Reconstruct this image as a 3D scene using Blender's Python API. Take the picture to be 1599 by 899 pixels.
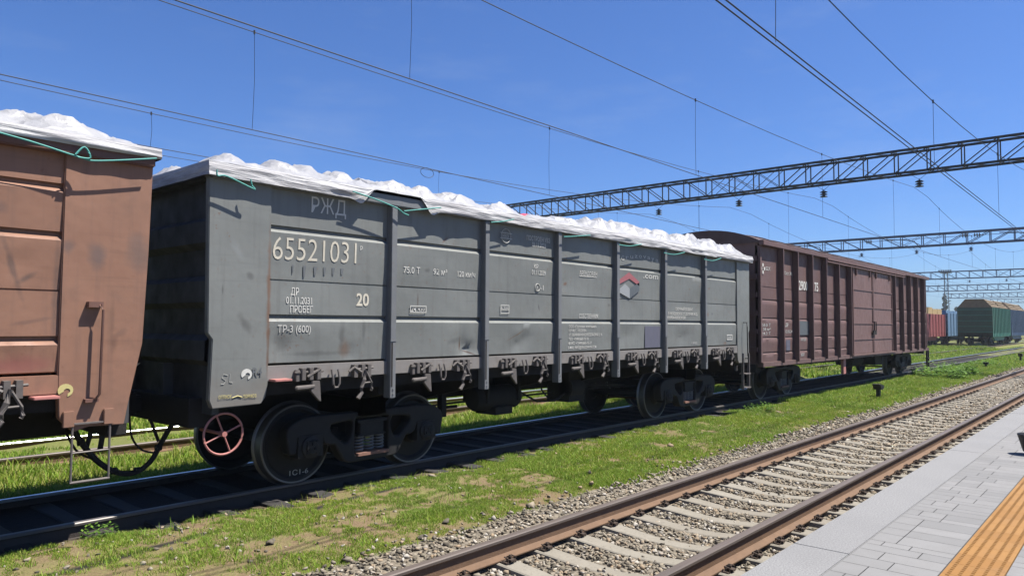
import bpy, bmesh, math, random
import numpy as np
from mathutils import Vector, Matrix, noise
random.seed(7); RNG = np.random.default_rng(11)
for o in list(bpy.data.objects): bpy.data.objects.remove(o)
SC = bpy.context.scene; COL = SC.collection
R = math.radians

# ------------------------------------------------------------------ camera
cam = bpy.data.cameras.new('camera'); co = bpy.data.objects.new('camera', cam); COL.objects.link(co)
yaw, pit, rol = R(48.794), R(2.8656), R(0.29864)
fw = Vector((math.sin(yaw)*math.cos(pit), math.cos(yaw)*math.cos(pit), math.sin(pit)))
rr = Vector((math.cos(yaw), -math.sin(yaw), 0)); uu = rr.cross(fw)
RX = rr*math.cos(rol)+uu*math.sin(rol); UX = -rr*math.sin(rol)+uu*math.cos(rol)
M = Matrix((RX, UX, -fw)).transposed().to_4x4(); M.translation = Vector((0, -8.7507, 1.9446))
co.matrix_world = M
cam.sensor_width = 36; cam.lens = 36*1138.92/1599; cam.clip_start = .05; cam.clip_end = 6000
SC.camera = co
# ------------------------------------------------------------------ light
SUN = Vector((.33, -.385, 1)).normalized()
EL = math.asin(SUN.z); AZ = math.atan2(SUN.x, SUN.y)
w = bpy.data.worlds.new('World'); SC.world = w; w.use_nodes = True
nt = w.node_tree; bg = nt.nodes['Background']
sky = nt.nodes.new('ShaderNodeTexSky'); sky.sky_type = 'NISHITA'; sky.sun_disc = False
sky.sun_elevation = EL; sky.sun_rotation = AZ; sky.altitude = 0; sky.air_density = 1.0; sky.dust_density = 0.6; sky.ozone_density = 1.0
bg.inputs['Strength'].default_value = .055
hs = nt.nodes.new('ShaderNodeHueSaturation'); hs.inputs['Saturation'].default_value = 1.0; hs.inputs['Value'].default_value = 1.0
nt.links.new(sky.outputs[0], hs.inputs['Color']); mxs = nt.nodes.new('ShaderNodeMix'); mxs.data_type = 'RGBA'; mxs.blend_type = 'MULTIPLY'; mxs.inputs[0].default_value = 1; mxs.inputs[7].default_value = (.455, .69, 1.14, 1)
nt.links.new(hs.outputs[0], mxs.inputs[6]); 
tcw = nt.nodes.new('ShaderNodeTexCoord'); mpw = nt.nodes.new('ShaderNodeMapping'); mpw.inputs['Scale'].default_value = (1.6, 2.6, 9); mpw.inputs['Rotation'].default_value = (0, 0, .5)
nzw = nt.nodes.new('ShaderNodeTexNoise'); nzw.inputs['Scale'].default_value = 1.9; nzw.inputs['Detail'].default_value = 7; nzw.inputs['Roughness'].default_value = .62
rpw = nt.nodes.new('ShaderNodeValToRGB'); rpw.color_ramp.elements[0].position = .54; rpw.color_ramp.elements[1].position = .82; rpw.color_ramp.elements[1].color = (.11, .11, .11, 1)
mxw = nt.nodes.new('ShaderNodeMix'); mxw.data_type = 'RGBA'; mxw.inputs[7].default_value = (5.2, 5.8, 6.6, 1)
nt.links.new(tcw.outputs['Generated'], mpw.inputs[0]); nt.links.new(mpw.outputs[0], nzw.inputs['Vector']); nt.links.new(nzw.outputs['Fac'], rpw.inputs[0])
nt.links.new(rpw.outputs[0], mxw.inputs[0]); nt.links.new(mxs.outputs[2], mxw.inputs[6]); nt.links.new(mxw.outputs[2], bg.inputs[0])
sd = bpy.data.lights.new('sun', 'SUN'); sd.energy = 5.0; sd.angle = R(.5); sd.color = (1, .95, .88)
so = bpy.data.objects.new('sun', sd); COL.objects.link(so); so.rotation_euler = SUN.to_track_quat('Z', 'Y').to_euler(); so.location = (0, -30, 40)
SC.view_settings.view_transform = 'Standard'; SC.view_settings.look = 'None'; SC.view_settings.exposure = 1.25; SC.view_settings.gamma = 1

# ------------------------------------------------------------------ materials
def mat(name, rough=.7, metal=0, spec=.4):
    m = bpy.data.materials.new(name); m.use_nodes = True
    b = m.node_tree.nodes['Principled BSDF']
    b.inputs['Roughness'].default_value = rough; b.inputs['Metallic'].default_value = metal
    b.inputs['Specular IOR Level'].default_value = spec
    return m, m.node_tree, b
def N(nt, t, **k):
    n = nt.nodes.new(t)
    for a, v in k.items():
        if a.startswith('_'): setattr(n, a[1:], v)
        else: n.inputs[a].default_value = v
    return n
def posn(nt, scale=(1, 1, 1), kind='Position'):
    if kind == 'Position': p = N(nt, 'ShaderNodeNewGeometry').outputs['Position']
    else: p = N(nt, 'ShaderNodeTexCoord').outputs[kind]
    mp = N(nt, 'ShaderNodeMapping'); mp.inputs['Scale'].default_value = scale
    nt.links.new(p, mp.inputs[0]); return mp.outputs[0]
def noi(nt, vec, scale, detail=4, rough=.55):
    n = N(nt, 'ShaderNodeTexNoise', Scale=scale, Detail=detail, Roughness=rough); nt.links.new(vec, n.inputs['Vector']); return n.outputs['Fac']
def ramp(nt, fac, a, b, ca=(0, 0, 0, 1), cb=(1, 1, 1, 1)):
    r = N(nt, 'ShaderNodeValToRGB'); r.color_ramp.elements[0].position = a; r.color_ramp.elements[1].position = b
    r.color_ramp.elements[0].color = ca; r.color_ramp.elements[1].color = cb
    nt.links.new(fac, r.inputs[0]); return r.outputs[0]
def mix(nt, fac, a, b, mode='MIX'):
    m = N(nt, 'ShaderNodeMix', _data_type='RGBA', _blend_type=mode)
    for k, v in ((0, fac), (6, a), (7, b)):
        if isinstance(v, (int, float)): m.inputs[k].default_value = v
        elif isinstance(v, tuple): m.inputs[k].default_value = v if len(v) == 4 else (*v, 1)
        else: nt.links.new(v, m.inputs[k])
    return m.outputs[2]
def mth(nt, op, a, b=0.0, c=None):
    m = N(nt, 'ShaderNodeMath', _operation=op)
    for i, v in enumerate((a, b, c)):
        if v is None: continue
        if isinstance(v, (int, float)): m.inputs[i].default_value = v
        else: nt.links.new(v, m.inputs[i])
    return m.outputs[0]
def bump(nt, b, h, strength=.3, dist=.01):
    n = N(nt, 'ShaderNodeBump', Strength=strength, Distance=dist); nt.links.new(h, n.inputs['Height']); nt.links.new(n.outputs[0], b.inputs['Normal'])
def simple(name, col, rough=.7, metal=0, var=.25, scale=6, spec=.4, bmp=0):
    m, t, b = mat(name, rough, metal, spec); p = posn(t)
    f = noi(t, p, scale); c = mix(t, f, tuple(x*(1-var) for x in col), tuple(x*(1+var) for x in col))
    t.links.new(c, b.inputs['Base Color'])
    if bmp: bump(t, b, noi(t, p, scale*6), bmp)
    return m
def paint(name, col, dirt, rust, rough=.5, dirt_amt=.5, rust_amt=.5, streak=1.0, low=0.0, spots=()):
    """weathered wagon paint: blotches, vertical run marks, scratches, rust specks, dust along the sill"""
    m, t, b = mat(name, rough, 0, .35); p = posn(t)
    big = noi(t, p, .9, 5); med = noi(t, p, 5, 6)
    c = mix(t, ramp(t, big, .3, .7), tuple(x*.9 for x in col), tuple(x*1.1 for x in col))
    st = noi(t, posn(t, (7, 7, .45)), 1.6, 6, .65)
    c = mix(t, mth(t, 'MULTIPLY', ramp(t, st, .52, .74), .45*streak), c, dirt)
    hs = noi(t, posn(t, (.8, .8, 16)), 1.3, 5, .6)
    c = mix(t, mth(t, 'MULTIPLY', ramp(t, hs, .6, .8), .25*streak), c, tuple(x*.6 for x in dirt))
    c = mix(t, mth(t, 'MULTIPLY', ramp(t, med, .56, .78), dirt_amt), c, dirt)
    sp = noi(t, p, 19, 6, .7); gate = ramp(t, noi(t, p, 1.7, 3), .45, .65)
    c = mix(t, mth(t, 'MULTIPLY', mth(t, 'MULTIPLY', ramp(t, sp, .6, .66), gate), rust_amt), c, rust)
    if low:
        sx = N(t, 'ShaderNodeSeparateXYZ'); t.links.new(p, sx.inputs[0])
        mr = N(t, 'ShaderNodeMapRange'); mr.inputs[1].default_value = 1.75; mr.inputs[2].default_value = 1.2
        t.links.new(mth(t, 'ADD', sx.outputs[2], mth(t, 'MULTIPLY', med, .5)), mr.inputs[0])
        c = mix(t, mth(t, 'MULTIPLY', mr.outputs[0], low), c, (.2, .15, .115))
    if spots:
        sx = N(t, 'ShaderNodeSeparateXYZ'); t.links.new(p, sx.inputs[0]); wob = mth(t, 'MULTIPLY', mth(t, 'SUBTRACT', noi(t, p, 6, 5), .5), 1.6)
        for (px, pz, wx, wz, an, am, colr) in spots:
            dx = mth(t, 'SUBTRACT', sx.outputs[0], px); dz = mth(t, 'SUBTRACT', sx.outputs[2], pz); ca, sa = math.cos(an), math.sin(an)
            u = mth(t, 'DIVIDE', mth(t, 'ADD', mth(t, 'MULTIPLY', dx, ca), mth(t, 'MULTIPLY', dz, sa)), wx); v = mth(t, 'DIVIDE', mth(t, 'SUBTRACT', mth(t, 'MULTIPLY', dz, ca), mth(t, 'MULTIPLY', dx, sa)), wz)
            q = mth(t, 'ADD', mth(t, 'SQRT', mth(t, 'ADD', mth(t, 'MULTIPLY', u, u), mth(t, 'MULTIPLY', v, v))), wob)
            mk = N(t, 'ShaderNodeMapRange'); mk.inputs[1].default_value = 1.1; mk.inputs[2].default_value = .3; t.links.new(q, mk.inputs[0])
            c = mix(t, mth(t, 'MULTIPLY', mk.outputs[0], am), c, colr)
    t.links.new(c, b.inputs['Base Color'])
    t.links.new(ramp(t, med, .3, .8, (rough*.8,)*3+(1,), (min(1, rough*1.35),)*3+(1,)), b.inputs['Roughness'])
    h = mth(t, 'ADD', mth(t, 'MULTIPLY', noi(t, p, 2.2, 3), 1.0), mth(t, 'MULTIPLY', noi(t, p, 60, 3), .03))
    bump(t, b, h, .35, .03)
    return m
MT = {}
MT['grey'] = paint('grey_paint', (.190, .199, .187), (.12, .12, .11), (.17, .08, .04), .5, .3, .7, 1, .5, spots=[
    (4.232, 2.2, .035, .85, 0, .75, (.17, .085, .045)), (4.238, 1.6, .03, .3, 0, .7, (.12, .07, .045)), (5.25, 1.66, .10, .13, 0, .55, (.17, .085, .045)), (5.20, 1.80, .05, .2, 0, .5, (.07, .068, .066)), (5.52, 1.85, .03, .16, 0, .45, (.07, .068, .066)), (4.42, 1.72, .10, .12, .6, .4, (.07, .068, .066)),
    (4.85, 1.60, .5, .03, 0, .4, (.07, .068, .066)), (7.19, 1.66, .018, .13, 0, .9, (.10, .06, .04)), (7.36, 1.55, .2, .014, -.28, .9, (.09, .055, .04)), (8.38, 1.79, .26, .012, .4, .85, (.16, .11, .07)), (6.9, 3.10, .10, .018, .7, .6, (.17, .085, .045)), (8.93, 2.22, .02, .06, .2, .8, (.07, .068, .066)),
    (9.62, 2.62, .05, .03, .4, .7, (.17, .085, .045)), (9.65, 3.02, .015, .06, 0, .8, (.17, .085, .045)), (13.9, 2.70, .04, .03, 0, .6, (.17, .085, .045)), (14.8, 2.75, .05, .03, .3, .7, (.17, .085, .045)), (14.75, 2.18, .03, .05, 0, .8, (.17, .085, .045)), (14.95, 2.2, .03, .04, 0, .7, (.07, .068, .066)), (13.5, 1.72, .12, .02, 0, .6, (.07, .068, .066)), (15.6, 1.55, .08, .04, 0, .6, (.17, .085, .045)),
    (4.0, 2.45, .04, .05, .8, .5, (.07, .068, .066)), (3.86, 2.7, .05, .12, .5, .45, (.27, .285, .28)), (3.95, 1.95, .05, .14, .6, .5, (.07, .068, .066)), (3.70, 2.3, .012, .06, 0, .6, (.07, .068, .066)), (6.55, 2.66, .05, .03, 0, .45, (.07, .068, .066)), (7.1, 1.72, .2, .05, .1, .4, (.07, .068, .066)), (6.4, 2.25, .015, .12, 0, .6, (.09, .06, .045)), (12.3, 1.62, .15, .03, 0, .4, (.07, .068, .066)), (10.9, 2.3, .05, .03, 0, .5, (.07, .068, .066))])
MT['greysill'] = paint('grey_sill_paint', (.225, .21, .195), (.16, .125, .10), (.16, .08, .045), .7, .6, .6, 1)
MT['greypost'] = paint('grey_post_paint', (.172, .18, .186), (.15, .13, .12), (.16, .08, .05), .55, .4, .6, .6)
MT['brown'] = paint('brown_paint', (.275, .143, .092), (.15, .09, .07), (.2, .075, .035), .6, .45, .5, 1, .15, spots=[(2.50, 2.55, .09, .14, .2, .55, (.10, .085, .085)), (2.86, 2.6, .14, .22, 0, .5, (.13, .10, .09)), (2.26, 2.62, .06, .06, 0, .5, (.11, .09, .085)), (2.66, 1.75, .04, .1, 0, .6, (.14, .075, .05)), (2.72, 1.85, .08, .03, .5, .4, (.13, .08, .06)), (2.64, 2.0, .025, .25, 0, .4, (.15, .085, .055)),
    (1.85, 2.4, .03, .35, .3, .6, (.10, .07, .06)), (1.95, 2.32, .12, .03, .6, .6, (.09, .07, .06)), (2.18, 2.2, .03, .6, 0, .55, (.10, .07, .06)), (1.9, 1.58, .28, .10, 0, .6, (.27, .085, .075)), (1.75, 2.9, .05, .06, 0, .5, (.12, .08, .07)), (2.0, 1.95, .2, .02, .2, .4, (.11, .07, .06))])
MT['browndark'] = paint('brown_rail_paint', (.16, .08, .06), (.09, .055, .045), (.15, .06, .03), .6, .4, .5, 1)
MT['maroon'] = paint('maroon_paint', (.146, .086, .078), (.10, .07, .07), (.17, .08, .05), .6, .35, .3, .8, .1)
MT['maroonroof'] = paint('maroon_roof_paint', (.075, .046, .044), (.05, .035, .035), (.10, .05, .035), .7, .35, .3, .6)
MT['maroond'] = paint('maroon_door_paint', (.180, .104, .092), (.10, .07, .065), (.15, .08, .05), .6, .5, .3, .8, .1)
MT['endshade'] = paint('shaded_end_wall_paint', (.060, .063, .066), (.04, .04, .04), (.06, .04, .03), .7, .5, .5, .8)  # shade of the gondola ends is put into this darkened grey
MT['under'] = simple('underframe_grime', (.022, .020, .019), .85, 0, .4, 9, .3, .3)
MT['bogie'] = simple('bogie_grime', (.017, .016, .016), .7, 0, .35, 12, .3, .12)
MT['tread'] = simple('worn_wheel_steel', (.20, .19, .18), .45, .7, .2, 20)
MT['dustmetal'] = simple('dusty_iron', (.13, .115, .105), .7, .2, .3, 25)
MT['spring'] = simple('dusty_spring_steel', (.19, .185, .18), .6, .2, .25, 30)
MT['rustplank'] = simple('rusty_steel', (.23, .12, .085), .85, 0, .3, 20)
MT['letter'] = simple('white_stencil_paint', (.60, .59, .54), .7, 0, .16, 22)
MT['lettercream'] = simple('cream_stencil_paint', (.60, .555, .45), .7, 0, .22, 14)
MT['letterdim'] = simple('faded_stencil_paint', (.46, .46, .43), .7, 0, .3, 40)
MT['letteryel'] = simple('yellow_stencil_paint', (.55, .48, .2), .7, 0, .2, 30)
MT['letterold'] = simple('old_overpainted_paint', (.125, .135, .14), .6, 0, .2, 30)
MT['red'] = simple('faded_red_paint', (.33, .11, .12), .6, 0, .2, 30)
MT['logodk'] = simple('dark_grey_paint', (.10, .115, .125), .6, 0, .15, 30)
MT['logolt'] = simple('light_grey_paint', (.30, .315, .32), .6, 0, .12, 30)
MT['patch'] = simple('purple_grey_paint', (.115, .115, .15), .6, 0, .12, 8)
MT['wheelred'] = simple('pinkish_red_paint', (.46, .19, .165), .6, 0, .25, 20)
MT['rope'] = simple('green_cord', (.07, .32, .28), .7, 0, .3, 40)
MT['galv'] = simple('bare_step_steel', (.16, .14, .13), .6, .3, .3, 20)
MT['wire'] = simple('wire_dark', (.016, .018, .024), .7, 0, .2, 1)
MT['gantry'] = simple('dark_gantry_paint', (.018, .023, .036), .6, 0, .3, 1)
MT['towerhaze'] = simple('haze_tinted_tower_paint', (.13, .17, .22), .6, 0, .2, 1)  # pale blue-grey: distance haze mixed into the tower's colour
MT['gantryhaze'] = simple('haze_tinted_gantry_paint', (.035, .062, .16), .6, 0, .3, 1)  # bluish distance haze painted into the colour of the farther gantries
MT['black'] = simple('black_plastic', (.012, .012, .013), .5, 0, .2, 10)
MT['greenw'] = paint('green_wagon_paint', (.05, .21, .16), (.04, .09, .075), (.12, .07, .04), .6, .3, .3)
MT['greend'] = paint('dark_green_end_paint', (.045, .10, .065), (.04, .06, .05), (.06, .05, .03), .7, .4, .3)
MT['bluew'] = paint('blue_wagon_paint', (.07, .13, .24), (.06, .08, .12), (.1, .07, .05), .6, .3, .3)
MT['skyblue'] = paint('light_blue_paint', (.14, .26, .42), (.14, .22, .32), (.2, .2, .2), .6, .3, .2)
MT['redw'] = paint('red_wagon_paint', (.28, .075, .075), (.18, .06, .06), (.12, .06, .05), .6, .3, .3)
MT['lumber'] = simple('sawn_timber', (.42, .30, .14), .85, 0, .35, 3)
MT['lumberdk2'] = simple('grey_tan_logs', (.24, .18, .11), .85, 0, .4, 4)
MT['lumberdk'] = simple('weathered_timber', (.22, .16, .10), .85, 0, .4, 4)
MT['bark'] = simple('bark', (.09, .065, .045), .9, 0, .3, 8)
MT['concretepost'] = simple('concrete_mast', (.32, .31, .29), .85, 0, .15, 5)

def m_tarp():
    m, t, b = mat('white_woven_sheet', .38, 0, .5); p = posn(t)
    c = mix(t, ramp(t, noi(t, p, 1.3, 5), .35, .7), (.33, .33, .335), (.385, .385, .39))
    c = mix(t, mth(t, 'MULTIPLY', ramp(t, noi(t, p, 7, 5), .6, .75), .35), c, (.22, .215, .21))
    t.links.new(c, b.inputs['Base Color'])
    dv = N(t, 'ShaderNodeVectorMath', _operation='ADD'); nn = N(t, 'ShaderNodeTexNoise', Scale=2.0, Detail=3); t.links.new(p, nn.inputs['Vector']); sc_ = N(t, 'ShaderNodeVectorMath', _operation='SCALE'); sc_.inputs['Scale'].default_value = .5; t.links.new(nn.outputs['Color'], sc_.inputs[0]); t.links.new(p, dv.inputs[0]); t.links.new(sc_.outputs[0], dv.inputs[1])
    vo = N(t, 'ShaderNodeTexVoronoi', Scale=3.6); t.links.new(dv.outputs[0], vo.inputs['Vector']); vo2 = N(t, 'ShaderNodeTexVoronoi', Scale=9.0); t.links.new(dv.outputs[0], vo2.inputs['Vector'])
    h = mth(t, 'ADD', mth(t, 'ADD', mth(t, 'MULTIPLY', vo.outputs['Distance'], 2.0), mth(t, 'MULTIPLY', vo2.outputs['Distance'], .7)), mth(t, 'MULTIPLY', noi(t, posn(t, (1, 2.2, 1)), 5, 7, .65), .5))
    h = mth(t, 'ADD', h, mth(t, 'MULTIPLY', noi(t, posn(t, (3, 1, 1)), 11, 4, .6), .3)); bump(t, b, h, .42, .06)
    return m
MT['tarp'] = m_tarp()
def m_flap():
    m, t, b = mat('grey_white_sheet_edge', .7, 0, .3); p = posn(t)
    c = mix(t, ramp(t, noi(t, posn(t, (.6, 1, 5)), 2.5, 5), .3, .7), (.34, .33, .34), (.60, .60, .60))
    t.links.new(c, b.inputs['Base Color'])
    bump(t, b, noi(t, posn(t, (.7, 1, 9)), 3.5, 6, .6), .6, .05); return m
MT['flap'] = m_flap()
def m_rail(name, head, web):
    m, t, b = mat(name, .8, 0, .3); p = posn(t)
    c = mix(t, noi(t, p, 9, 6, .7), tuple(x*.65 for x in web), tuple(x*1.35 for x in web))
    t.links.new(c, b.inputs['Base Color']); bump(t, b, noi(t, p, 60, 4), .3); return m
MT['railrust'] = m_rail('rusty_rail', None, (.155, .094, .056))
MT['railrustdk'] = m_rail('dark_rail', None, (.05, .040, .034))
def m_head(name, col, rough, metal):
    m, t, b = mat(name, rough, metal, .5); f = noi(t, posn(t, (.35, 22, 6)), 3, 5)
    t.links.new(mix(t, f, tuple(x*.75 for x in col), tuple(x*1.2 for x in col)), b.inputs['Base Color'])
    t.links.new(ramp(t, f, .2, .8, (rough*.8,)*3+(1,), (rough*1.25,)*3+(1,)), b.inputs['Roughness']); return m
MT['headfront'] = m_head('brownish_rail_head', (.135, .108, .09), .55, .25)
MT['headtrain'] = m_head('polished_rail_head', (.55, .55, .55), .3, 1.0)
MT['headdull'] = m_head('dull_rail_head', (.11, .10, .092), .5, .5)
MT['clip'] = simple('rusty_clip', (.065, .045, .032), .8, .1, .4, 30)
def m_sleeper():
    m, t, b = mat('sleeper_concrete', .9, 0, .2); p = posn(t)
    c = mix(t, noi(t, p, 4, 6, .65), (.20, .182, .146), (.31, .285, .235))
    isl = N(t, 'ShaderNodeObjectInfo').outputs['Random']
    c = mix(t, mth(t, 'MULTIPLY', isl, .35), c, (.19, .165, .13))
    sp = ramp(t, noi(t, p, 30, 5, .7), .55, .72); c = mix(t, mth(t, 'MULTIPLY', sp, .55), c, (.085, .073, .06))
    t.links.new(c, b.inputs['Base Color']); bump(t, b, noi(t, p, 45, 5), .4); return m
MT['sleeper'] = m_sleeper()
MT['oldsleeper'] = simple('dark_sleeper', (.034, .031, .029), .9, 0, .4, 10)  # near-black tone with random variation, for sleepers of the wagons' track
def m_stone():
    m, t, b = mat('ballast_stone', .9, 0, .2)
    i = N(t, 'ShaderNodeNewGeometry').outputs['Random Per Island']
    r = N(t, 'ShaderNodeValToRGB'); e = r.color_ramp.elements
    e[0].position = 0; e[0].color = (.085, .074, .058, 1); e[1].position = 1; e[1].color = (.52, .475, .395, 1)
    for q, c in ((.3, (.21, .182, .135, 1)), (.6, (.31, .272, .21, 1)), (.8, (.32, .24, .155, 1)), (.92, (.39, .365, .32, 1))):
        x = e.new(q); x.color = c
    t.links.new(i, r.inputs[0]); p = posn(t)
    c = mix(t, noi(t, p, 40, 4), (.65, .65, .65), (1.2, 1.2, 1.2)); c = mix(t, 1.0, r.outputs[0], c, 'MULTIPLY')
    t.links.new(c, b.inputs['Base Color']); return m
MT['stone'] = m_stone()
def m_ballastbed():
    m, t, b = mat('ballast_bed', .95, 0, .2); p = posn(t)
    v = N(t, 'ShaderNodeTexVoronoi', Scale=24); t.links.new(p, v.inputs['Vector'])
    sep = N(t, 'ShaderNodeSeparateColor'); t.links.new(v.outputs['Color'], sep.inputs[0])
    c = mix(t, sep.outputs[0], (.11, .095, .073), (.33, .288, .22))
    c = mix(t, noi(t, p, .8), c, mix(t, .5, c, (.10, .08, .058)))
    t.links.new(c, b.inputs['Base Color']); bump(t, b, v.outputs['Distance'], .8, -.03); return m
MT['bed'] = m_ballastbed()
def m_blade(name, cols):
    m, t, b = mat(name, .6, 0, .25)
    i = N(t, 'ShaderNodeNewGeometry').outputs['Random Per Island']
    r = N(t, 'ShaderNodeValToRGB'); e = r.color_ramp.elements
    e[0].position = 0; e[0].color = (*cols[0], 1); e[1].position = 1; e[1].color = (*cols[-1], 1)
    for k, c in enumerate(cols[1:-1]): x = e.new((k+1)/(len(cols)-1)); x.color = (*c, 1)
    t.links.new(i, r.inputs[0])
    big = noi(t, posn(t), .55, 3)
    c = mix(t, ramp(t, big, .35, .7), r.outputs[0], mix(t, 1.0, r.outputs[0], (1.25, 1.12, .9, 1), 'MULTIPLY'))
    t.links.new(c, b.inputs['Base Color'])
    tr = N(t, 'ShaderNodeBsdfTranslucent'); t.links.new(c, tr.inputs[0])
    ms = N(t, 'ShaderNodeMixShader'); ms.inputs[0].default_value = .35
    t.links.new(b.outputs[0], ms.inputs[1]); t.links.new(tr.outputs[0], ms.inputs[2])
    t.links.new(ms.outputs[0], t.nodes['Material Output'].inputs[0]); return m
MT['grass'] = m_blade('grass_blades', [(.115, .23, .018), (.18, .325, .03), (.24, .40, .046), (.32, .42, .075), (.40, .38, .14)])
MT['weed'] = m_blade('weed_leaves', [(.07, .16, .02), (.11, .23, .03), (.15, .28, .045)])
MT['leaf'] = m_blade('tree_leaves', [(.03, .05, .02), (.05, .075, .03), (.08, .10, .04)])
def m_ground():
    m, t, b = mat('trackside_ground', .95, 0, .15); p = posn(t)
    s = N(t, 'ShaderNodeSeparateXYZ'); t.links.new(p, s.inputs[0]); X, Y = s.outputs[0], s.outputs[1]
    n1 = noi(t, p, .9, 6, .6); n2 = noi(t, p, 7, 6, .65); n3 = noi(t, p, 40, 4, .6)
    soil = mix(t, n2, (.155, .108, .06), (.285, .205, .125)); soil = mix(t, ramp(t, n3, .35, .7), mix(t, 1., soil, (.7, .7, .7, 1), 'MULTIPLY'), soil)
    gr = mix(t, n2, (.14, .165, .045), (.25, .245, .085)); gr = mix(t, ramp(t, n3, .3, .7), mix(t, 1., gr, (.55, .6, .5, 1), 'MULTIPLY'), gr)
    far = N(t, 'ShaderNodeMapRange'); far.inputs[1].default_value = 12; far.inputs[2].default_value = 38; t.links.new(X, far.inputs[0])
    g = mth(t, 'ADD', mth(t, 'MULTIPLY', n1, .8), mth(t, 'MULTIPLY', far.outputs[0], .32))
    nearside = N(t, 'ShaderNodeMapRange'); nearside.inputs[1].default_value = .5; nearside.inputs[2].default_value = 1.4; t.links.new(Y, nearside.inputs[0])
    g = mth(t, 'ADD', g, mth(t, 'MULTIPLY', nearside.outputs[0], .3))
    gm = ramp(t, mth(t, 'ADD', mth(t, 'MULTIPLY', n2, .45), mth(t, 'MULTIPLY', g, .75)), .46, .70)
    c = mix(t, gm, soil, gr)
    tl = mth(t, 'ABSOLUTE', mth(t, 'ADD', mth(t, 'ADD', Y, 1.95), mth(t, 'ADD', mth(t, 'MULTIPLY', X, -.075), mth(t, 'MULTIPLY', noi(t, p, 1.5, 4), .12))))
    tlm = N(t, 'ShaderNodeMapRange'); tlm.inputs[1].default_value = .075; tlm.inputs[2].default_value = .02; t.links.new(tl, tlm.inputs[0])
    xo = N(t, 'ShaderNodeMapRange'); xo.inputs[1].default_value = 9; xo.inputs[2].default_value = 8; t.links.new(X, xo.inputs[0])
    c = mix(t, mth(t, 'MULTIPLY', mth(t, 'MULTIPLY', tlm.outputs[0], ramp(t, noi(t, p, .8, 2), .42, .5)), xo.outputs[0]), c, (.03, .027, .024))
    # near-black ballast inside and right beside the wagons' own rails, greyer past the boxcar
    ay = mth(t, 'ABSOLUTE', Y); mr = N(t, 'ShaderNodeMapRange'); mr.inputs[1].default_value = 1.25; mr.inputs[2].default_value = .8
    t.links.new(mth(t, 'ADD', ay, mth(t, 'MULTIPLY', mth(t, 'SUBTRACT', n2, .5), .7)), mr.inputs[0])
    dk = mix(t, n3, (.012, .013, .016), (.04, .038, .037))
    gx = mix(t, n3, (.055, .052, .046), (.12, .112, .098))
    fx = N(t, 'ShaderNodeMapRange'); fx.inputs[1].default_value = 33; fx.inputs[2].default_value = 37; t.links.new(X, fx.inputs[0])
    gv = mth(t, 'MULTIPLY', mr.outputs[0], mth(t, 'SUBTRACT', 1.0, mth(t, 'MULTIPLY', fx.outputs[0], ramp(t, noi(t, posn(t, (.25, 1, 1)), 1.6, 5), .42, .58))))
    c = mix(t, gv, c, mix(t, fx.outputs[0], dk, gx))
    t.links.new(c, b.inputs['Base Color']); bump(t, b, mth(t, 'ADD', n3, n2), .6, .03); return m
MT['ground'] = m_ground()
def m_granite():
    m, t, b = mat('granite_edge', .8, 0, .3); p = posn(t)
    c = mix(t, ramp(t, noi(t, p, 75, 3, .75), .36, .64), (.155, .155, .154), (.285, .284, .28))
    c = mix(t, ramp(t, noi(t, p, 1.4, 5), .4, .7), c, mix(t, .3, c, (.15, .15, .15)))
    t.links.new(c, b.inputs['Base Color']); bump(t, b, noi(t, p, 150, 3), .15); return m
MT['granite'] = m_granite()
def m_paver():
    m, t, b = mat('grey_pavers', .8, 0, .25); p = posn(t)
    i = N(t, 'ShaderNodeNewGeometry').outputs['Random Per Island']
    c = mix(t, i, (.195, .194, .19), (.245, .242, .236)); c = mix(t, mth(t, 'MULTIPLY', ramp(t, noi(t, p, 5, 6), .4, .75), .35), c, (.165, .16, .152))
    c = mix(t, mth(t, 'MULTIPLY', ramp(t, noi(t, p, 120, 2), .5, .7), .25), c, (.14, .14, .14))
    t.links.new(c, b.inputs['Base Color']); bump(t, b, noi(t, p, 110, 3), .15); return m
MT['paver'] = m_paver()
MT['joint'] = simple('paver_joint', (.085, .08, .073), .95, 0, .3, 20)
def m_tact():
    m, t, b = mat('orange_tactile_tile', .75, 0, .25); p = posn(t)
    i = N(t, 'ShaderNodeNewGeometry').outputs['Random Per Island']
    c = mix(t, i, (.27, .132, .033), (.32, .168, .05)); c = mix(t, mth(t, 'MULTIPLY', ramp(t, noi(t, p, 6, 6), .42, .75), .4), c, (.23, .125, .05))
    c = mix(t, mth(t, 'MULTIPLY', ramp(t, noi(t, p, 2, 4), .55, .8), .3), c, (.32, .20, .10))
    t.links.new(c, b.inputs['Base Color']); bump(t, b, noi(t, p, 120, 3), .12); return m
MT['tactile'] = m_tact()
MT['curb'] = simple('platform_wall_concrete', (.12, .115, .11), .9, 0, .2, 6)

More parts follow.
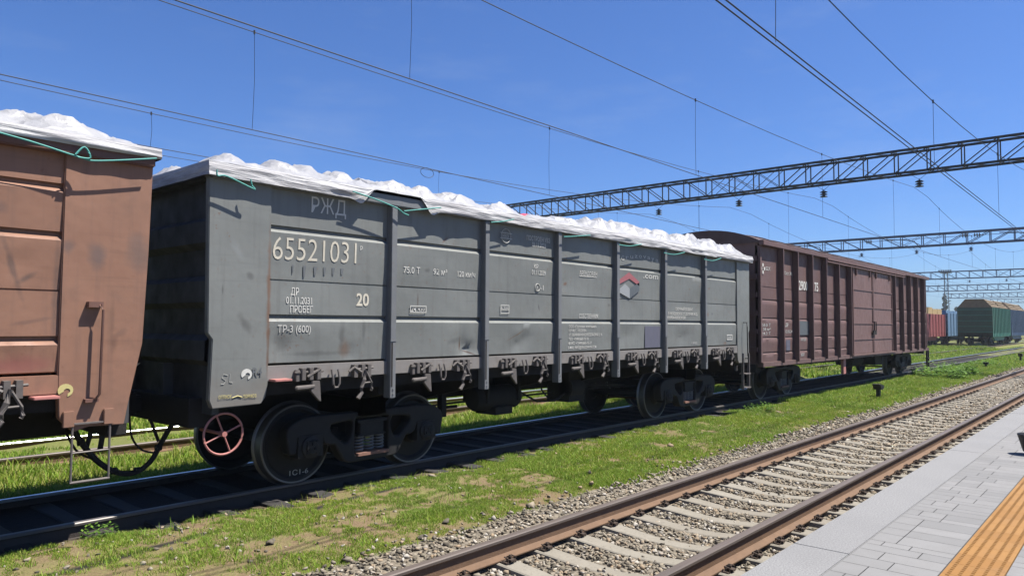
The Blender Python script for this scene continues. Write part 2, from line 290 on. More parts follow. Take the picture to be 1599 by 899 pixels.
# ------------------------------------------------------------------ mesh helpers
class MB:
    def __init__(s): s.v = []; s.f = []; s.m = []
    def add(s, vs, fs, mi=0):
        b = len(s.v); s.v += [tuple(p) for p in vs]; s.f += [tuple(i+b for i in q) for q in fs]; s.m += [mi]*len(fs); return s
    def box(s, x0, x1, y0, y1, z0, z1, mi=0):
        return s.add([(x0, y0, z0), (x1, y0, z0), (x1, y1, z0), (x0, y1, z0), (x0, y0, z1), (x1, y0, z1), (x1, y1, z1), (x0, y1, z1)],
                     [(0, 3, 2, 1), (4, 5, 6, 7), (0, 1, 5, 4), (1, 2, 6, 5), (2, 3, 7, 6), (3, 0, 4, 7)], mi)
    def bar(s, p, q, wx, wy=None, mi=0):
        wy = wy or wx; p = Vector(p); q = Vector(q); d = (q-p).normalized()
        up = Vector((0, 0, 1)) if abs(d.z) < .9 else Vector((1, 0, 0))
        a = d.cross(up).normalized()*wx/2; c = d.cross(a).normalized()*wy/2
        vs = [e+x*a+y*c for e in (p, q) for x, y in ((-1, -1), (1, -1), (1, 1), (-1, 1))]
        return s.add(vs, [(0, 1, 2, 3), (7, 6, 5, 4), (0, 4, 5, 1), (1, 5, 6, 2), (2, 6, 7, 3), (3, 7, 4, 0)], mi)
    def tube(s, pts, r, n=8, mi=0, closed=False):
        pts = [Vector(p) for p in pts]; k = len(pts); base = len(s.v)
        for i, p in enumerate(pts):
            if closed: d = pts[(i+1) % k]-pts[i-1]
            else: d = pts[min(i+1, k-1)]-pts[max(i-1, 0)]
            d.normalize(); up = Vector((0, 0, 1)) if abs(d.z) < .95 else Vector((0, 1, 0))
            a = d.cross(up).normalized(); c = d.cross(a).normalized(); q = r[i] if isinstance(r, (list, tuple)) else r
            s.v += [tuple(p+q*(a*math.cos(2*math.pi*j/n)+c*math.sin(2*math.pi*j/n))) for j in range(n)]
        for i in range(k if closed else k-1):
            for j in range(n):
                A = base+i*n; B = base+((i+1) % k)*n
                s.f.append((A+j, A+(j+1) % n, B+(j+1) % n, B+j)); s.m.append(mi)
        if not closed:
            s.f.append(tuple(base+j for j in range(n-1, -1, -1))); s.m.append(mi)
            s.f.append(tuple(base+(k-1)*n+j for j in range(n))); s.m.append(mi)
        return s
    def lathe(s, prof, c, n=32, mi=0, axis='y', mis=None):
        """prof = [(offset along axis, radius)]"""
        base = len(s.v); k = len(prof)
        for a, r in prof:
            for j in range(n):
                t = 2*math.pi*j/n
                if axis == 'y': s.v.append((c[0]+r*math.cos(t), c[1]+a, c[2]+r*math.sin(t)))
                elif axis == 'x': s.v.append((c[0]+a, c[1]+r*math.cos(t), c[2]+r*math.sin(t)))
                else: s.v.append((c[0]+r*math.cos(t), c[1]+r*math.sin(t), c[2]+a))
        for i in range(k-1):
            for j in range(n):
                s.f.append((base+i*n+j, base+i*n+(j+1) % n, base+(i+1)*n+(j+1) % n, base+(i+1)*n+j)); s.m.append(mis[i] if mis else mi)
        s.f.append(tuple(base+j for j in range(n))); s.m.append(mis[0] if mis else mi)
        s.f.append(tuple(base+(k-1)*n+j for j in range(n))); s.m.append(mis[-1] if mis else mi)
        return s
    def prism(s, poly, a0, a1, plane='xz', mi=0):
        n = len(poly)
        mk = {'xz': lambda p, a: (p[0], a, p[1]), 'yz': lambda p, a: (a, p[0], p[1]), 'xy': lambda p, a: (p[0], p[1], a)}[plane]
        vs = [mk(p, a0) for p in poly]+[mk(p, a1) for p in poly]
        fs = [tuple(range(n)), tuple(range(2*n-1, n-1, -1))]+[(i, (i+1) % n, n+(i+1) % n, n+i) for i in range(n)]
        return s.add(vs, fs, mi)
    def mesh(s, name, mats, smooth=False, bevel=0):
        me = bpy.data.meshes.new(name); me.from_pydata(s.v, [], s.f)
        mats = mats if isinstance(mats, (list, tuple)) else [mats]
        for m in mats: me.materials.append(m)
        if len(mats) > 1: me.polygons.foreach_set('material_index', s.m)
        bm = bmesh.new(); bm.from_mesh(me); bmesh.ops.recalc_face_normals(bm, faces=bm.faces)
        if bevel: bmesh.ops.bevel(bm, geom=[e for e in bm.edges if len(e.link_faces) == 2 and e.calc_face_angle(0) > .6], offset=bevel, segments=2, affect='EDGES', clamp_overlap=True)
        bm.to_mesh(me); bm.free()
        if smooth:
            me.polygons.foreach_set('use_smooth', [True]*len(me.polygons))
            try: me.set_sharp_from_angle(angle=R(40))
            except Exception: pass
        me.update(); return me
def put(name, me, parent=None, loc=(0, 0, 0), rot=(0, 0, 0), scale=(1, 1, 1)):
    o = bpy.data.objects.new(name, me); COL.objects.link(o); o.location = loc; o.rotation_euler = rot; o.scale = scale
    if parent is not None: o.parent = parent
    return o
def build(mb, name, mats, parent=None, smooth=False, bevel=0, loc=(0, 0, 0)):
    return put(name, mb.mesh(name, mats, smooth, bevel), parent, loc)
def tag(o, label, cat, group=None):
    o['label'] = label; o['category'] = cat
    if group: o['group'] = group
    return o
def thing(name, label, cat, loc=(0, 0, 0), group=None):
    o = bpy.data.objects.new(name, None); COL.objects.link(o); o.location = loc; o.empty_display_size = .3
    return tag(o, label, cat, group)
def structure(o): o['kind'] = 'structure'; return o
def nmesh(name, verts, faces, m, smooth=False):
    """numpy mesh: verts (n,3), faces (k,3)"""
    me = bpy.data.meshes.new(name); me.vertices.add(len(verts)); me.vertices.foreach_set('co', np.asarray(verts, np.float32).ravel())
    k, c = faces.shape; me.loops.add(k*c); me.loops.foreach_set('vertex_index', faces.astype(np.int32).ravel())
    me.polygons.add(k); me.polygons.foreach_set('loop_start', np.arange(0, k*c, c, dtype=np.int32))
    me.materials.append(m); me.update(calc_edges=True); me.validate()
    if smooth: me.polygons.foreach_set('use_smooth', np.ones(len(me.polygons), bool))
    return me
def curve_plate(name, splines, depth, bev, m):
    """flat plate with holes, in the xz plane, thickness along y"""
    cu = bpy.data.curves.new(name, 'CURVE'); cu.dimensions = '2D'; cu.fill_mode = 'BOTH'; cu.extrude = depth/2; cu.bevel_depth = bev; cu.bevel_resolution = 2; cu.offset = -bev
    for sp in splines:
        s = cu.splines.new('POLY'); s.points.add(len(sp)-1); s.use_cyclic_u = True
        for p, q in zip(s.points, sp): p.co = (q[0], q[1], 0, 1)
    o = bpy.data.objects.new(name, cu); COL.objects.link(o); dg = bpy.context.evaluated_depsgraph_get(); dg.update()
    me = bpy.data.meshes.new_from_object(o.evaluated_get(dg)); bpy.data.objects.remove(o); bpy.data.curves.remove(cu)
    me.transform(Matrix.Rotation(math.pi/2, 4, 'X')); me.name = name; me.materials.clear(); me.materials.append(m)
    return me
def rounded(pts, r=.03, n=4):
    out = []; k = len(pts)
    for i in range(k):
        p = Vector(pts[i]); a = Vector(pts[i-1])-p; b = Vector(pts[(i+1) % k])-p
        d = min(r, a.length*.45, b.length*.45); A = p+a.normalized()*d; B = p+b.normalized()*d
        for j in range(n+1):
            t = j/n; out.append(tuple((1-t)**2*A+2*t*(1-t)*p+t*t*B))
    return out
def text(parent, body, x0, x1, z, h, m, y, z1=None, bold=.012, name='lettering', surf=None):
    """raised stencil lettering on a wall facing -Y; x0..x1 width, z baseline, h capital height"""
    cu = bpy.data.curves.new('t', 'FONT'); cu.body = body; cu.size = 1; cu.extrude = .002; cu.offset = bold; cu.resolution_u = 3
    o = bpy.data.objects.new('t', cu); COL.objects.link(o); dg = bpy.context.evaluated_depsgraph_get(); dg.update()
    me = bpy.data.meshes.new_from_object(o.evaluated_get(dg)); bpy.data.objects.remove(o); bpy.data.curves.remove(cu)
    n = len(me.vertices); a = np.empty(n*3); me.vertices.foreach_get('co', a); a = a.reshape(-1, 3)
    mn, mx = a.min(0), a.max(0)
    sx = (x1-x0)/(mx[0]-mn[0]); cap = .73; sz = h/cap
    dz = (z1-z if z1 is not None else 0)/(x1-x0)
    X = x0+(a[:, 0]-mn[0])*sx; Z = z+a[:, 1]*sz+(X-x0)*dz
    Yb = np.full(n, y, float) if surf is None else np.array([surf(p, q) for p, q in zip(X, Z)])
    b = np.stack([X, Yb-.002-a[:, 2]*.5, Z], -1)
    me.vertices.foreach_set('co', b.ravel()); me.materials.clear(); me.materials.append(m); me.name = name; me.update()
    return put(name, me, parent)
def plane_poly(parent, name, pts, y, m, th=.002):
    return build(MB().prism(pts, y-th, y, 'xz'), name, m, parent)

# ------------------------------------------------------------------ ground
def hgt(x, y):
    x = np.asarray(x, float); y = np.asarray(y, float)
    h = np.interp(y, [-60, -6.6, -3.9, -2.9, -1.5, -.9, -.84, -.7, .7, .84, .95, 1.6, 2.3, 3.1, 3.75, 4.2, 6.2, 200],
                  [-.25, -.25, -.25, -.16, -.11, -.145, -.165, -.13, -.13, -.09, -.09, -.24, -.40, -.42, -.22, -.14, -.14, -.14])
    bumpy = .018*np.sin(x*1.7+y*2.3)+.014*np.sin(x*3.9-y*3.1+1.3)+.012*np.sin(x*.61+y*5.2)
    amp = np.clip((np.abs(y+2.2) < 1.3)*.8+(y > 1.2)*1.0, 0, 1)
    return h+bumpy*amp*np.clip((x+200)/100, 0, 1)
def ground():
    xs = np.concatenate([[-3000, -1200, -500, -200, -90, -40, -20], np.arange(-10, 40, .2), np.arange(40, 130, 1.0), [140, 160, 200, 300, 500, 1000, 2500]])
    ys = np.concatenate([[-3000, -900, -300, -100, -40, -20, -9], np.arange(-7.2, 7, .12), np.arange(7, 40, 1.0), [50, 80, 140, 300, 800, 3000]])
    gx, gy = np.meshgrid(xs, ys); z = hgt(gx, gy); v = np.stack([gx, gy, z], -1).reshape(-1, 3)
    nx, ny = len(xs), len(ys); i = np.arange((ny-1)*nx).reshape(ny-1, nx)[:, :-1].ravel()
    f = np.stack([i, i+1, i+nx+1, i+nx], -1)
    structure(put('ground', nmesh('ground', v, f, MT['ground'], True)))
ground()
# ballast bed of the front track
FY = -5.013
bb = MB(); prof = [(-6.50, -.24), (-6.3, -.235), (-5.5, -.245), (-4.5, -.245), (-3.95, -.225), (-3.55, -.17), (-3.2, -.20)]
xs = np.arange(-10, 150, 2.0)
for i in range(len(xs)-1):
    for j in range(len(prof)-1):
        (y0, z0), (y1, z1) = prof[j], prof[j+1]
        bb.add([(xs[i], y0, z0), (xs[i+1], y0, z0), (xs[i+1], y1, z1), (xs[i], y1, z1)], [(0, 1, 2, 3)])
structure(build(bb, 'ballast_bed', MT['bed']))
# platform
PX0, PX1 = -12, 130
structure(build(MB().box(PX0, PX1, -16, -6.56, -.5, .186), 'platform', [MT['joint']]))
sl = MB(); x = PX0
while x < PX1:
    L = 6.0; sl.box(x+.0006, x+L-.0006, -6.955, -6.53, .05, .2); x += L
structure(build(sl, 'platform_edge', MT['granite'], bevel=.006))
structure(build(MB().box(PX0, PX1, -6.62, -6.553, -.5, .04), 'platform_wall', MT['curb']))
pv = MB()
def pave(y0, y1, seedn):
    rnd = random.Random(seedn); x = PX0
    while x < 60:
        dx = rnd.choice([.13, .18, .22, .27, .22]); y = y0
        if x < 0: dx = .24
        while y < y1-.001:
            d = rnd.choice([.20, .30, .30, .42]); e = min(y+d, y1)
            if y1-e < .08: e = y1
            g = .003; pv.add([(x+g, y+g, .199), (x+dx-g, y+g, .199), (x+dx-g, e-g, .199), (x+g, e-g, .199)], [(0, 1, 2, 3)])
            y = e
        x += dx
pave(-7.572, -6.960, 3); pave(-11, -7.928, 5)
pv.add([(60, -11, .199), (PX1, -11, .199), (PX1, -6.96, .199), (60, -6.96, .199)], [(0, 1, 2, 3)])
structure(build(pv, 'paving', MT['paver']))
tc = MB(); x = PX0
while x < 60:
    tc.box(x+.002, x+.298, -7.922, -7.578, .15, .2)
    if 3 < x < 16:
        for k in range(5):
            for j in range(6):
                cx = x+.028+j*.0488; cy = -7.75+(k-2)*.066
                tc.add([(cx-.014, cy-.012, .2), (cx+.014, cy-.012, .2), (cx+.014, cy+.012, .2), (cx-.014, cy+.012, .2),
                        (cx-.011, cy-.010, .2058), (cx+.011, cy-.010, .2058), (cx+.011, cy+.010, .2058), (cx-.011, cy+.010, .2058)],
                       [(4, 5, 6, 7), (0, 1, 5, 4), (1, 2, 6, 5), (2, 3, 7, 6), (3, 0, 4, 7)])
    x += .3
structure(build(tc, 'tactile_paving', MT['tactile']))

# ------------------------------------------------------------------ tracks
RP = [(-.075, 0), (.075, 0), (.075, .010), (.025, .024), (.010, .036), (.009, .130), (.020, .142), (.0365, .148), (.0375, .170), (.030, .179), (.018, .18)]
RP = RP+[(-a, b) for a, b in RP[::-1] if a > 0 and b > .009]
def rail_mesh(x0, x1, webm, headm, seg=10):
    mb = MB(); n = len(RP); k = max(1, int((x1-x0)/seg)); base = 0
    for i in range(k+1):
        xx = x0+(x1-x0)*i/k; mb.v += [(xx, a, b-.18) for a, b in RP]
    for i in range(k):
        for j in range(n):
            q = (j+1) % n; top = RP[j][1] > .147 and RP[q][1] > .169 or RP[j][1] > .169
            mb.f.append((i*n+j, i*n+q, (i+1)*n+q, (i+1)*n+j)); mb.m.append(1 if top else 0)
    mb.f.append(tuple(range(n))); mb.m.append(0); mb.f.append(tuple(k*n+j for j in range(n))); mb.m.append(0)
    return mb.mesh('rail', [webm, headm])
def sleeper_mb(mb, x=0, ztop=-.182, half=1.36, dip=.045, w=.14):
    st = [-half, -1.1, -.78, -.45, -.2, 0, .2, .45, .78, 1.1, half]
    base = len(mb.v)
    for y in st:
        d = dip*max(0, 1-(abs(y)/.62)**2) if abs(y) < .62 else 0
        ww = w*(1-.18*max(0, 1-abs(y)/.7)); z = ztop-d
        if abs(y) > 1.0: z -= .012*(abs(y)-1)/.36
        mb.v += [(x-ww, y, z-.16), (x-ww*.78, y, z-.008), (x-ww*.66, y, z), (x+ww*.66, y, z), (x+ww*.78, y, z-.008), (x+ww, y, z-.16)]
    n = 6
    for i in range(len(st)-1):
        for j in range(5): mb.f.append((base+i*n+j, base+i*n+j+1, base+(i+1)*n+j+1, base+(i+1)*n+j)); mb.m.append(0)
    mb.f.append(tuple(base+j for j in range(n))); mb.m.append(0)
    mb.f.append(tuple(base+(len(st)-1)*n+j for j in range(n))); mb.m.append(0)
    return mb
def clip_mesh():
    mb = MB(); mb.box(-.07, .07, -.15, .15, -.006, .003)
    for s in (-1, 1):
        mb.tube([(0, s*.125, 0), (0, s*.125, .062)], .011, 6)
        mb.lathe([(0, .019), (.017, .019)], (0, s*.125, .036), 6, axis='z')
        mb.box(-.03, .03, s*.125-.045, s*.125+.02, .014, .028)
        mb.tube([(-.05, s*.15, .0), (-.05, s*.145, .04), (-.045, s*.10, .045), (-.02, s*.085, .03), (-.012, s*.12, .05), (.012, s*.12, .05), (.02, s*.085, .03), (.045, s*.10, .045), (.05, s*.145, .04), (.05, s*.15, 0)], .0075, 5)
    return mb.mesh('rail_fastening', MT['clip'])
CLIP = clip_mesh()
def track(y, x0, x1, label, webm, headm, gauge=1.59, sl=None, z=0.0, group='railway tracks of the yard', head2=None):
    t = thing('railway_track', label, 'railway track', (0, y, z), group)
    rm = rail_mesh(x0, x1, webm, headm)
    rm2 = rail_mesh(x0, x1, webm, head2) if head2 else rm
    for s in (-1, 1): put('rail', rm if s < 0 else rm2, t, (0, s*gauge/2, 0))
    if sl:
        a, b, pitch, m, zt, dip, clips, lo = sl
        me = sleeper_mb(MB(), 0, zt, 1.36, dip).mesh('sleeper', m, bevel=0); xx = a; n = 0
        while n < 100 and xx < b:
            o = put('sleeper', me, t, (xx+random.uniform(-.012, .012), random.uniform(-.01, .01), random.uniform(-.006, .004)), (0, 0, random.uniform(-.01, .01)))
            if n < clips:
                for s in (-1, 1): put('rail_fastening', CLIP, o, (0, s*gauge/2, zt+.003))
            xx += pitch; n += 1
        mb = MB()
        while xx < b: sleeper_mb(mb, xx, zt, 1.36, dip); xx += pitch
        q = lo
        while q < a-.1: sleeper_mb(mb, q, zt, 1.36, dip); q += pitch
        if mb.v: o = build(mb, 'sleepers', m, t); o['kind'] = 'stuff'
    return t
track(FY, -12, 260, 'front track of brown rusty rails on pale concrete sleepers beside the platform', MT['railrust'], MT['headfront'], sl=(2.2, 130, .56, MT['sleeper'], -.186, .05, 48, -4))
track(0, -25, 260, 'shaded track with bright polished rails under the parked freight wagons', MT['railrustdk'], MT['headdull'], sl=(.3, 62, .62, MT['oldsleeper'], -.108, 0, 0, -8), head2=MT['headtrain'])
track(4.75, -25, 260, 'grassy track next behind the row of freight wagons, leading to the green wagon', MT['railrust'], MT['headfront'], z=-.05, head2=MT['headtrain'])
track(9.65, -25, 260, 'grassy track that the red lumber wagon stands on', MT['railrustdk'], MT['headfront'], z=-.05)
track(15.0, -25, 260, 'farthest grassy track of the yard behind the red wagon', MT['railrustdk'], MT['headfront'], z=-.05)

# ------------------------------------------------------------------ bogies
def fr(pts): return pts
SFO = [(-1.245, .60), (-1.235, .71), (-1.13, .79), (-.97, .835), (-.6, .835), (0, .825), (.6, .835), (.97, .835), (1.13, .79), (1.235, .71), (1.245, .60), (1.20, .40), (1.11, .40), (1.09, .60), (.76, .60), (.73, .49), (.63, .45), (.57, .46), (.46, .27), (.38, .205), (-.38, .205), (-.46, .27), (-.57, .46), (-.63, .45), (-.73, .49), (-.76, .60), (-1.09, .60), (-1.11, .40), (-1.20, .40)]
TRI = [(.30, .735), (.64, .71), (.63, .62), (.44, .455), (.37, .46), (.31, .55)]
SFW = [(-.27, .745), (.27, .745), (.27, .29), (-.27, .29)]
SF = curve_plate('side_frame', [rounded(SFO, .05), rounded([(-.27, .745), (.27, .745), (.27, .285), (-.27, .285)], .03), rounded(TRI, .06), rounded([(-a, b) for a, b in TRI], .06)], .13, .022, MT['bogie'])
def wheel_mesh():
    p = [(.16, .06), (.16, .13), (.10, .14), (.035, .20), (.020, .38), (.045, .405), (.055, .415), (.058, .452), (.060, .470), (.052, .4785), (-.065, .488), (-.075, .505), (-.085, .515), (-.10, .510), (-.105, .49), (-.105, .41), (-.05, .38), (-.03, .2), (-.10, .13), (-.10, .08)]
    mis = [0]*len(p); 
    for i, a in enumerate(p[:-1]):
        b = p[i+1]
        if min(a[1], b[1]) > .45: mis[i] = 1
    return MB().lathe(p, (0, 0, 0), 56, mis=mis).mesh('wheel', [MT['bogie'], MT['tread']], True)
WH = wheel_mesh()
def axlebox_mesh():
    mb = MB(); mb.box(-.17, .17, -.10, .09, -.12, .135)
    mb.lathe([(-.13, .115), (-.12, .13), (.0, .14), (.05, .14)], (0, 0, 0), 24)
    mb.lathe([(-.145, .075), (-.13, .085), (-.12, .085)], (0, 0, 0), 20)
    for k in range(4):
        a = math.pi/4+k*math.pi/2; mb.lathe([(-.145, .016), (-.125, .018)], (.09*math.cos(a), 0, .09*math.sin(a)), 6)
    for k in range(3):
        a = math.pi/2+k*2*math.pi/3; mb.lathe([(-.16, .018), (-.14, .02)], (.04*math.cos(a), 0, .04*math.sin(a)), 6)
    return mb.mesh('axle_box', MT['bogie'], True)
AB = axlebox_mesh()
def spring_mesh():
    pts = []; n = 12*5
    for i in range(n+1):
        t = i/12*2*math.pi; pts.append((.058*math.cos(t), .058*math.sin(t), .012+.20*i/n))
    return MB().tube(pts, .0135, 6).mesh('spring', MT['spring'], True)
SPR = spring_mesh()
AX = MB().tube([(0, -1.0, 0), (0, 1.0, 0)], .075, 16).mesh('axle', MT['bogie'], True)
bm_ = MB(); bm_.box(-.19, .19, -1.14, 1.14, .53, .69); bm_.box(-.24, .24, -1.16, 1.16, .685, .72); bm_.box(-.23, .23, -1.15, -.9, .515, .532)
BOL = bm_.mesh('bolster', MT['bogie'], bevel=.012)
bm_ = MB(); bm_.box(-.25, .25, -1.18, 1.18, .275, .312)
SPL = bm_.mesh('spring_plank', MT['rustplank'])
bm_ = MB()
for sx in (-1, 1):
    bm_.tube([(sx*.36, -.8, .45), (sx*.36, .8, .45)], .035, 8); bm_.box(sx*.36-.05, sx*.36+.05, -.84, -.74, .3, .62); bm_.box(sx*.36-.05, sx*.36+.05, .74, .84, .3, .62)
BRK = bm_.mesh('brake_beam', MT['under'])
WG = MB()
for dx in (-.09, .09): WG.box(dx-.05, dx+.05, -.03, .03, 0, .17)
WEDGE = WG.mesh('friction_wedge', MT['dustmetal'], bevel=.01)
def bogie(parent, x):
    b = put('bogie', BOL, parent, (x, 0, 0))
    for s in (-1, 1):
        put('side_frame', SF, b, (0, s*1.06, 0), (0, 0, 0 if s < 0 else math.pi))
        for e in (-1, 1):
            put('wheel', WH, b, (e*.925, s*.79, .4785), (0, random.uniform(0, 6), 0 if s > 0 else math.pi) if False else (0, 0, math.pi if s < 0 else 0))
            put('axle_box', AB, b, (e*.925, s*1.06, .475), (0, 0, 0 if s < 0 else math.pi))
        for k in (-.16, 0, .16): put('spring', SPR, b, (k, s*1.07, .305))
    for e in (-1, 1): put('axle', AX, b, (e*.925, 0, .4785))
    put('spring_plank', SPL, b); put('brake_beam', BRK, b)
    return b

# ------------------------------------------------------------------ gondola wagon
def dent(x, z, D):
    y = 0
    for (cx, cz, sx, sz, ang, dep) in D:
        dx, dz = x-cx, z-cz; a, b = dx*math.cos(ang)+dz*math.sin(ang), -dx*math.sin(ang)+dz*math.cos(ang)
        q = (a/sx)**2+(b/sz)**2
        if q < 9: y += dep*math.exp(-q)
    return y
def panel_sheet(x0, x1, prof, s, dents, step=.07, seed=0.0):
    """pressed side sheet: prof = [(z, outward y)] from bottom to top, s = -1 camera side, +1 far side; closed with an inner skin"""
    pr = []
    for i in range(len(prof)-1):
        (z0, y0), (z1, y1) = prof[i], prof[i+1]; n = max(1, int((z1-z0)/.08)) if z1-z0 > .1 else 1
        for k in range(n): pr.append((z0+(z1-z0)*k/n, y0+(y1-y0)*k/n, z1-z0 > .1))
    pr.append((*prof[-1], False))
    mb = MB(); nx = max(2, int((x1-x0)/step))+1; n = len(pr)
    for i in range(nx):
        x = x0+(x1-x0)*i/(nx-1)
        for z, y, fl in pr:
            d = dent(x, z, dents)+((.010)*noise.noise(Vector((x*1.1+seed, z*1.7, seed))) if fl else 0)
            mb.v.append((x, s*(y+d), z))
    for i in range(nx-1):
        for j in range(n-1): mb.f.append((i*n+j, (i+1)*n+j, (i+1)*n+j+1, i*n+j+1)); mb.m.append(0)
    zb, zt = prof[0][0], prof[-1][0]; yi = 1.40
    mb.add([(x0, s*yi, zb), (x1, s*yi, zb), (x1, s*yi, zt), (x0, s*yi, zt)], [(0, 1, 2, 3)])
    mb.add([(x0, s*yi, zt), (x1, s*yi, zt), (x1, s*prof[-1][1], zt), (x0, s*prof[-1][1], zt)], [(0, 1, 2, 3)])
    for xx in (x0, x1): mb.add([(xx, s*yi, zb), (xx, s*yi, zt), (xx, s*1.47, zt), (xx, s*1.47, zb)], [(0, 1, 2, 3)])
    return mb
def wall_y(prof, dents, seed):
    zs = [p[0] for p in prof]; ys = [p[1] for p in prof]
    def f(x, z):
        return -(max(float(np.interp(z, zs, ys)), 1.5)+dent(x, z, dents)+(.010)*noise.noise(Vector((x*1.1+seed, z*1.7, seed))))-.0025
    return f
def groove(z, thick):
    if thick: return [(z-.055, 1.516), (z-.022, 1.487), (z-.018, 1.462), (z+.022, 1.462), (z+.024, 1.500)]
    return [(z-.008, 1.503), (z-.006, 1.482), (z+.007, 1.482), (z+.009, 1.500)]
def latch_left():
    mb = MB()
    for k in (0, .10, .20): mb.box(k, k+.055, -.075, 0, -.02, .12)
    mb.box(-.06, .0, -.05, 0, -.03, .10)
    mb.tube([(-.08, -.05, .075), (.30, -.05, .075)], .014, 6); mb.tube([(.07, -.07, .02), (.25, -.07, .11)], .016, 6)
    mb.tube([(-.08, -.07, -.10), (-.06, -.07, -.10), (.06, -.08, -.095), (.16, -.08, -.085)], [.018, .03, .028, .022], 8)
    mb.add([(.13, -.09, -.03), (.23, -.09, -.03), (.25, -.09, -.27), (.215, -.09, -.25), (.11, -.09, -.14), (.13, -.05, -.03), (.23, -.05, -.03), (.25, -.05, -.27), (.215, -.05, -.25), (.11, -.05, -.14)],
           [(0, 1, 2, 3, 4), (9, 8, 7, 6, 5), (0, 5, 6, 1), (1, 6, 7, 2), (2, 7, 8, 3), (3, 8, 9, 4), (4, 9, 5, 0)])
    return mb.mesh('hatch_latch', MT['dustmetal'], bevel=.006)
def latch_right():
    mb = MB()
    for k in (0, .11, .2): mb.box(k, k+.05, -.07, 0, -.02, .13)
    mb.tube([(-.05, -.05, .07), (.29, -.05, .09)], .015, 6); mb.tube([(-.06, -.045, .05), (.0, -.06, .10), (.10, -.07, .04)], .02, 6)
    mb.tube([(.16, -.08, .06), (.13, -.09, -.05), (.09, -.09, -.14), (.10, -.09, -.20), (.04, -.09, -.27)], [.02, .026, .022, .022, .028], 7)
    mb.tube([(.16, -.08, .05), (.24, -.085, -.09), (.25, -.085, -.16), (.235, -.085, -.185)], [.014, .015, .02, .018], 6)
    mb.tube([(.13, -.085, -.09), (.22, -.085, -.085)], .012, 6)
    return mb.mesh('hatch_latch', MT['dustmetal'], bevel=0)
def uhook():
    return MB().tube([(-.045, -.03, .10), (-.045, -.06, -.0), (-.042, -.062, -.07), (-.02, -.062, -.105), (.02, -.062, -.105), (.042, -.062, -.07), (.045, -.06, 0), (.045, -.03, .10)], .0135, 7).mesh('lashing_hook', MT['dustmetal'], True)
LL, LR, UH = latch_left(), latch_right(), uhook()
HL = 6.675
SURF = {}
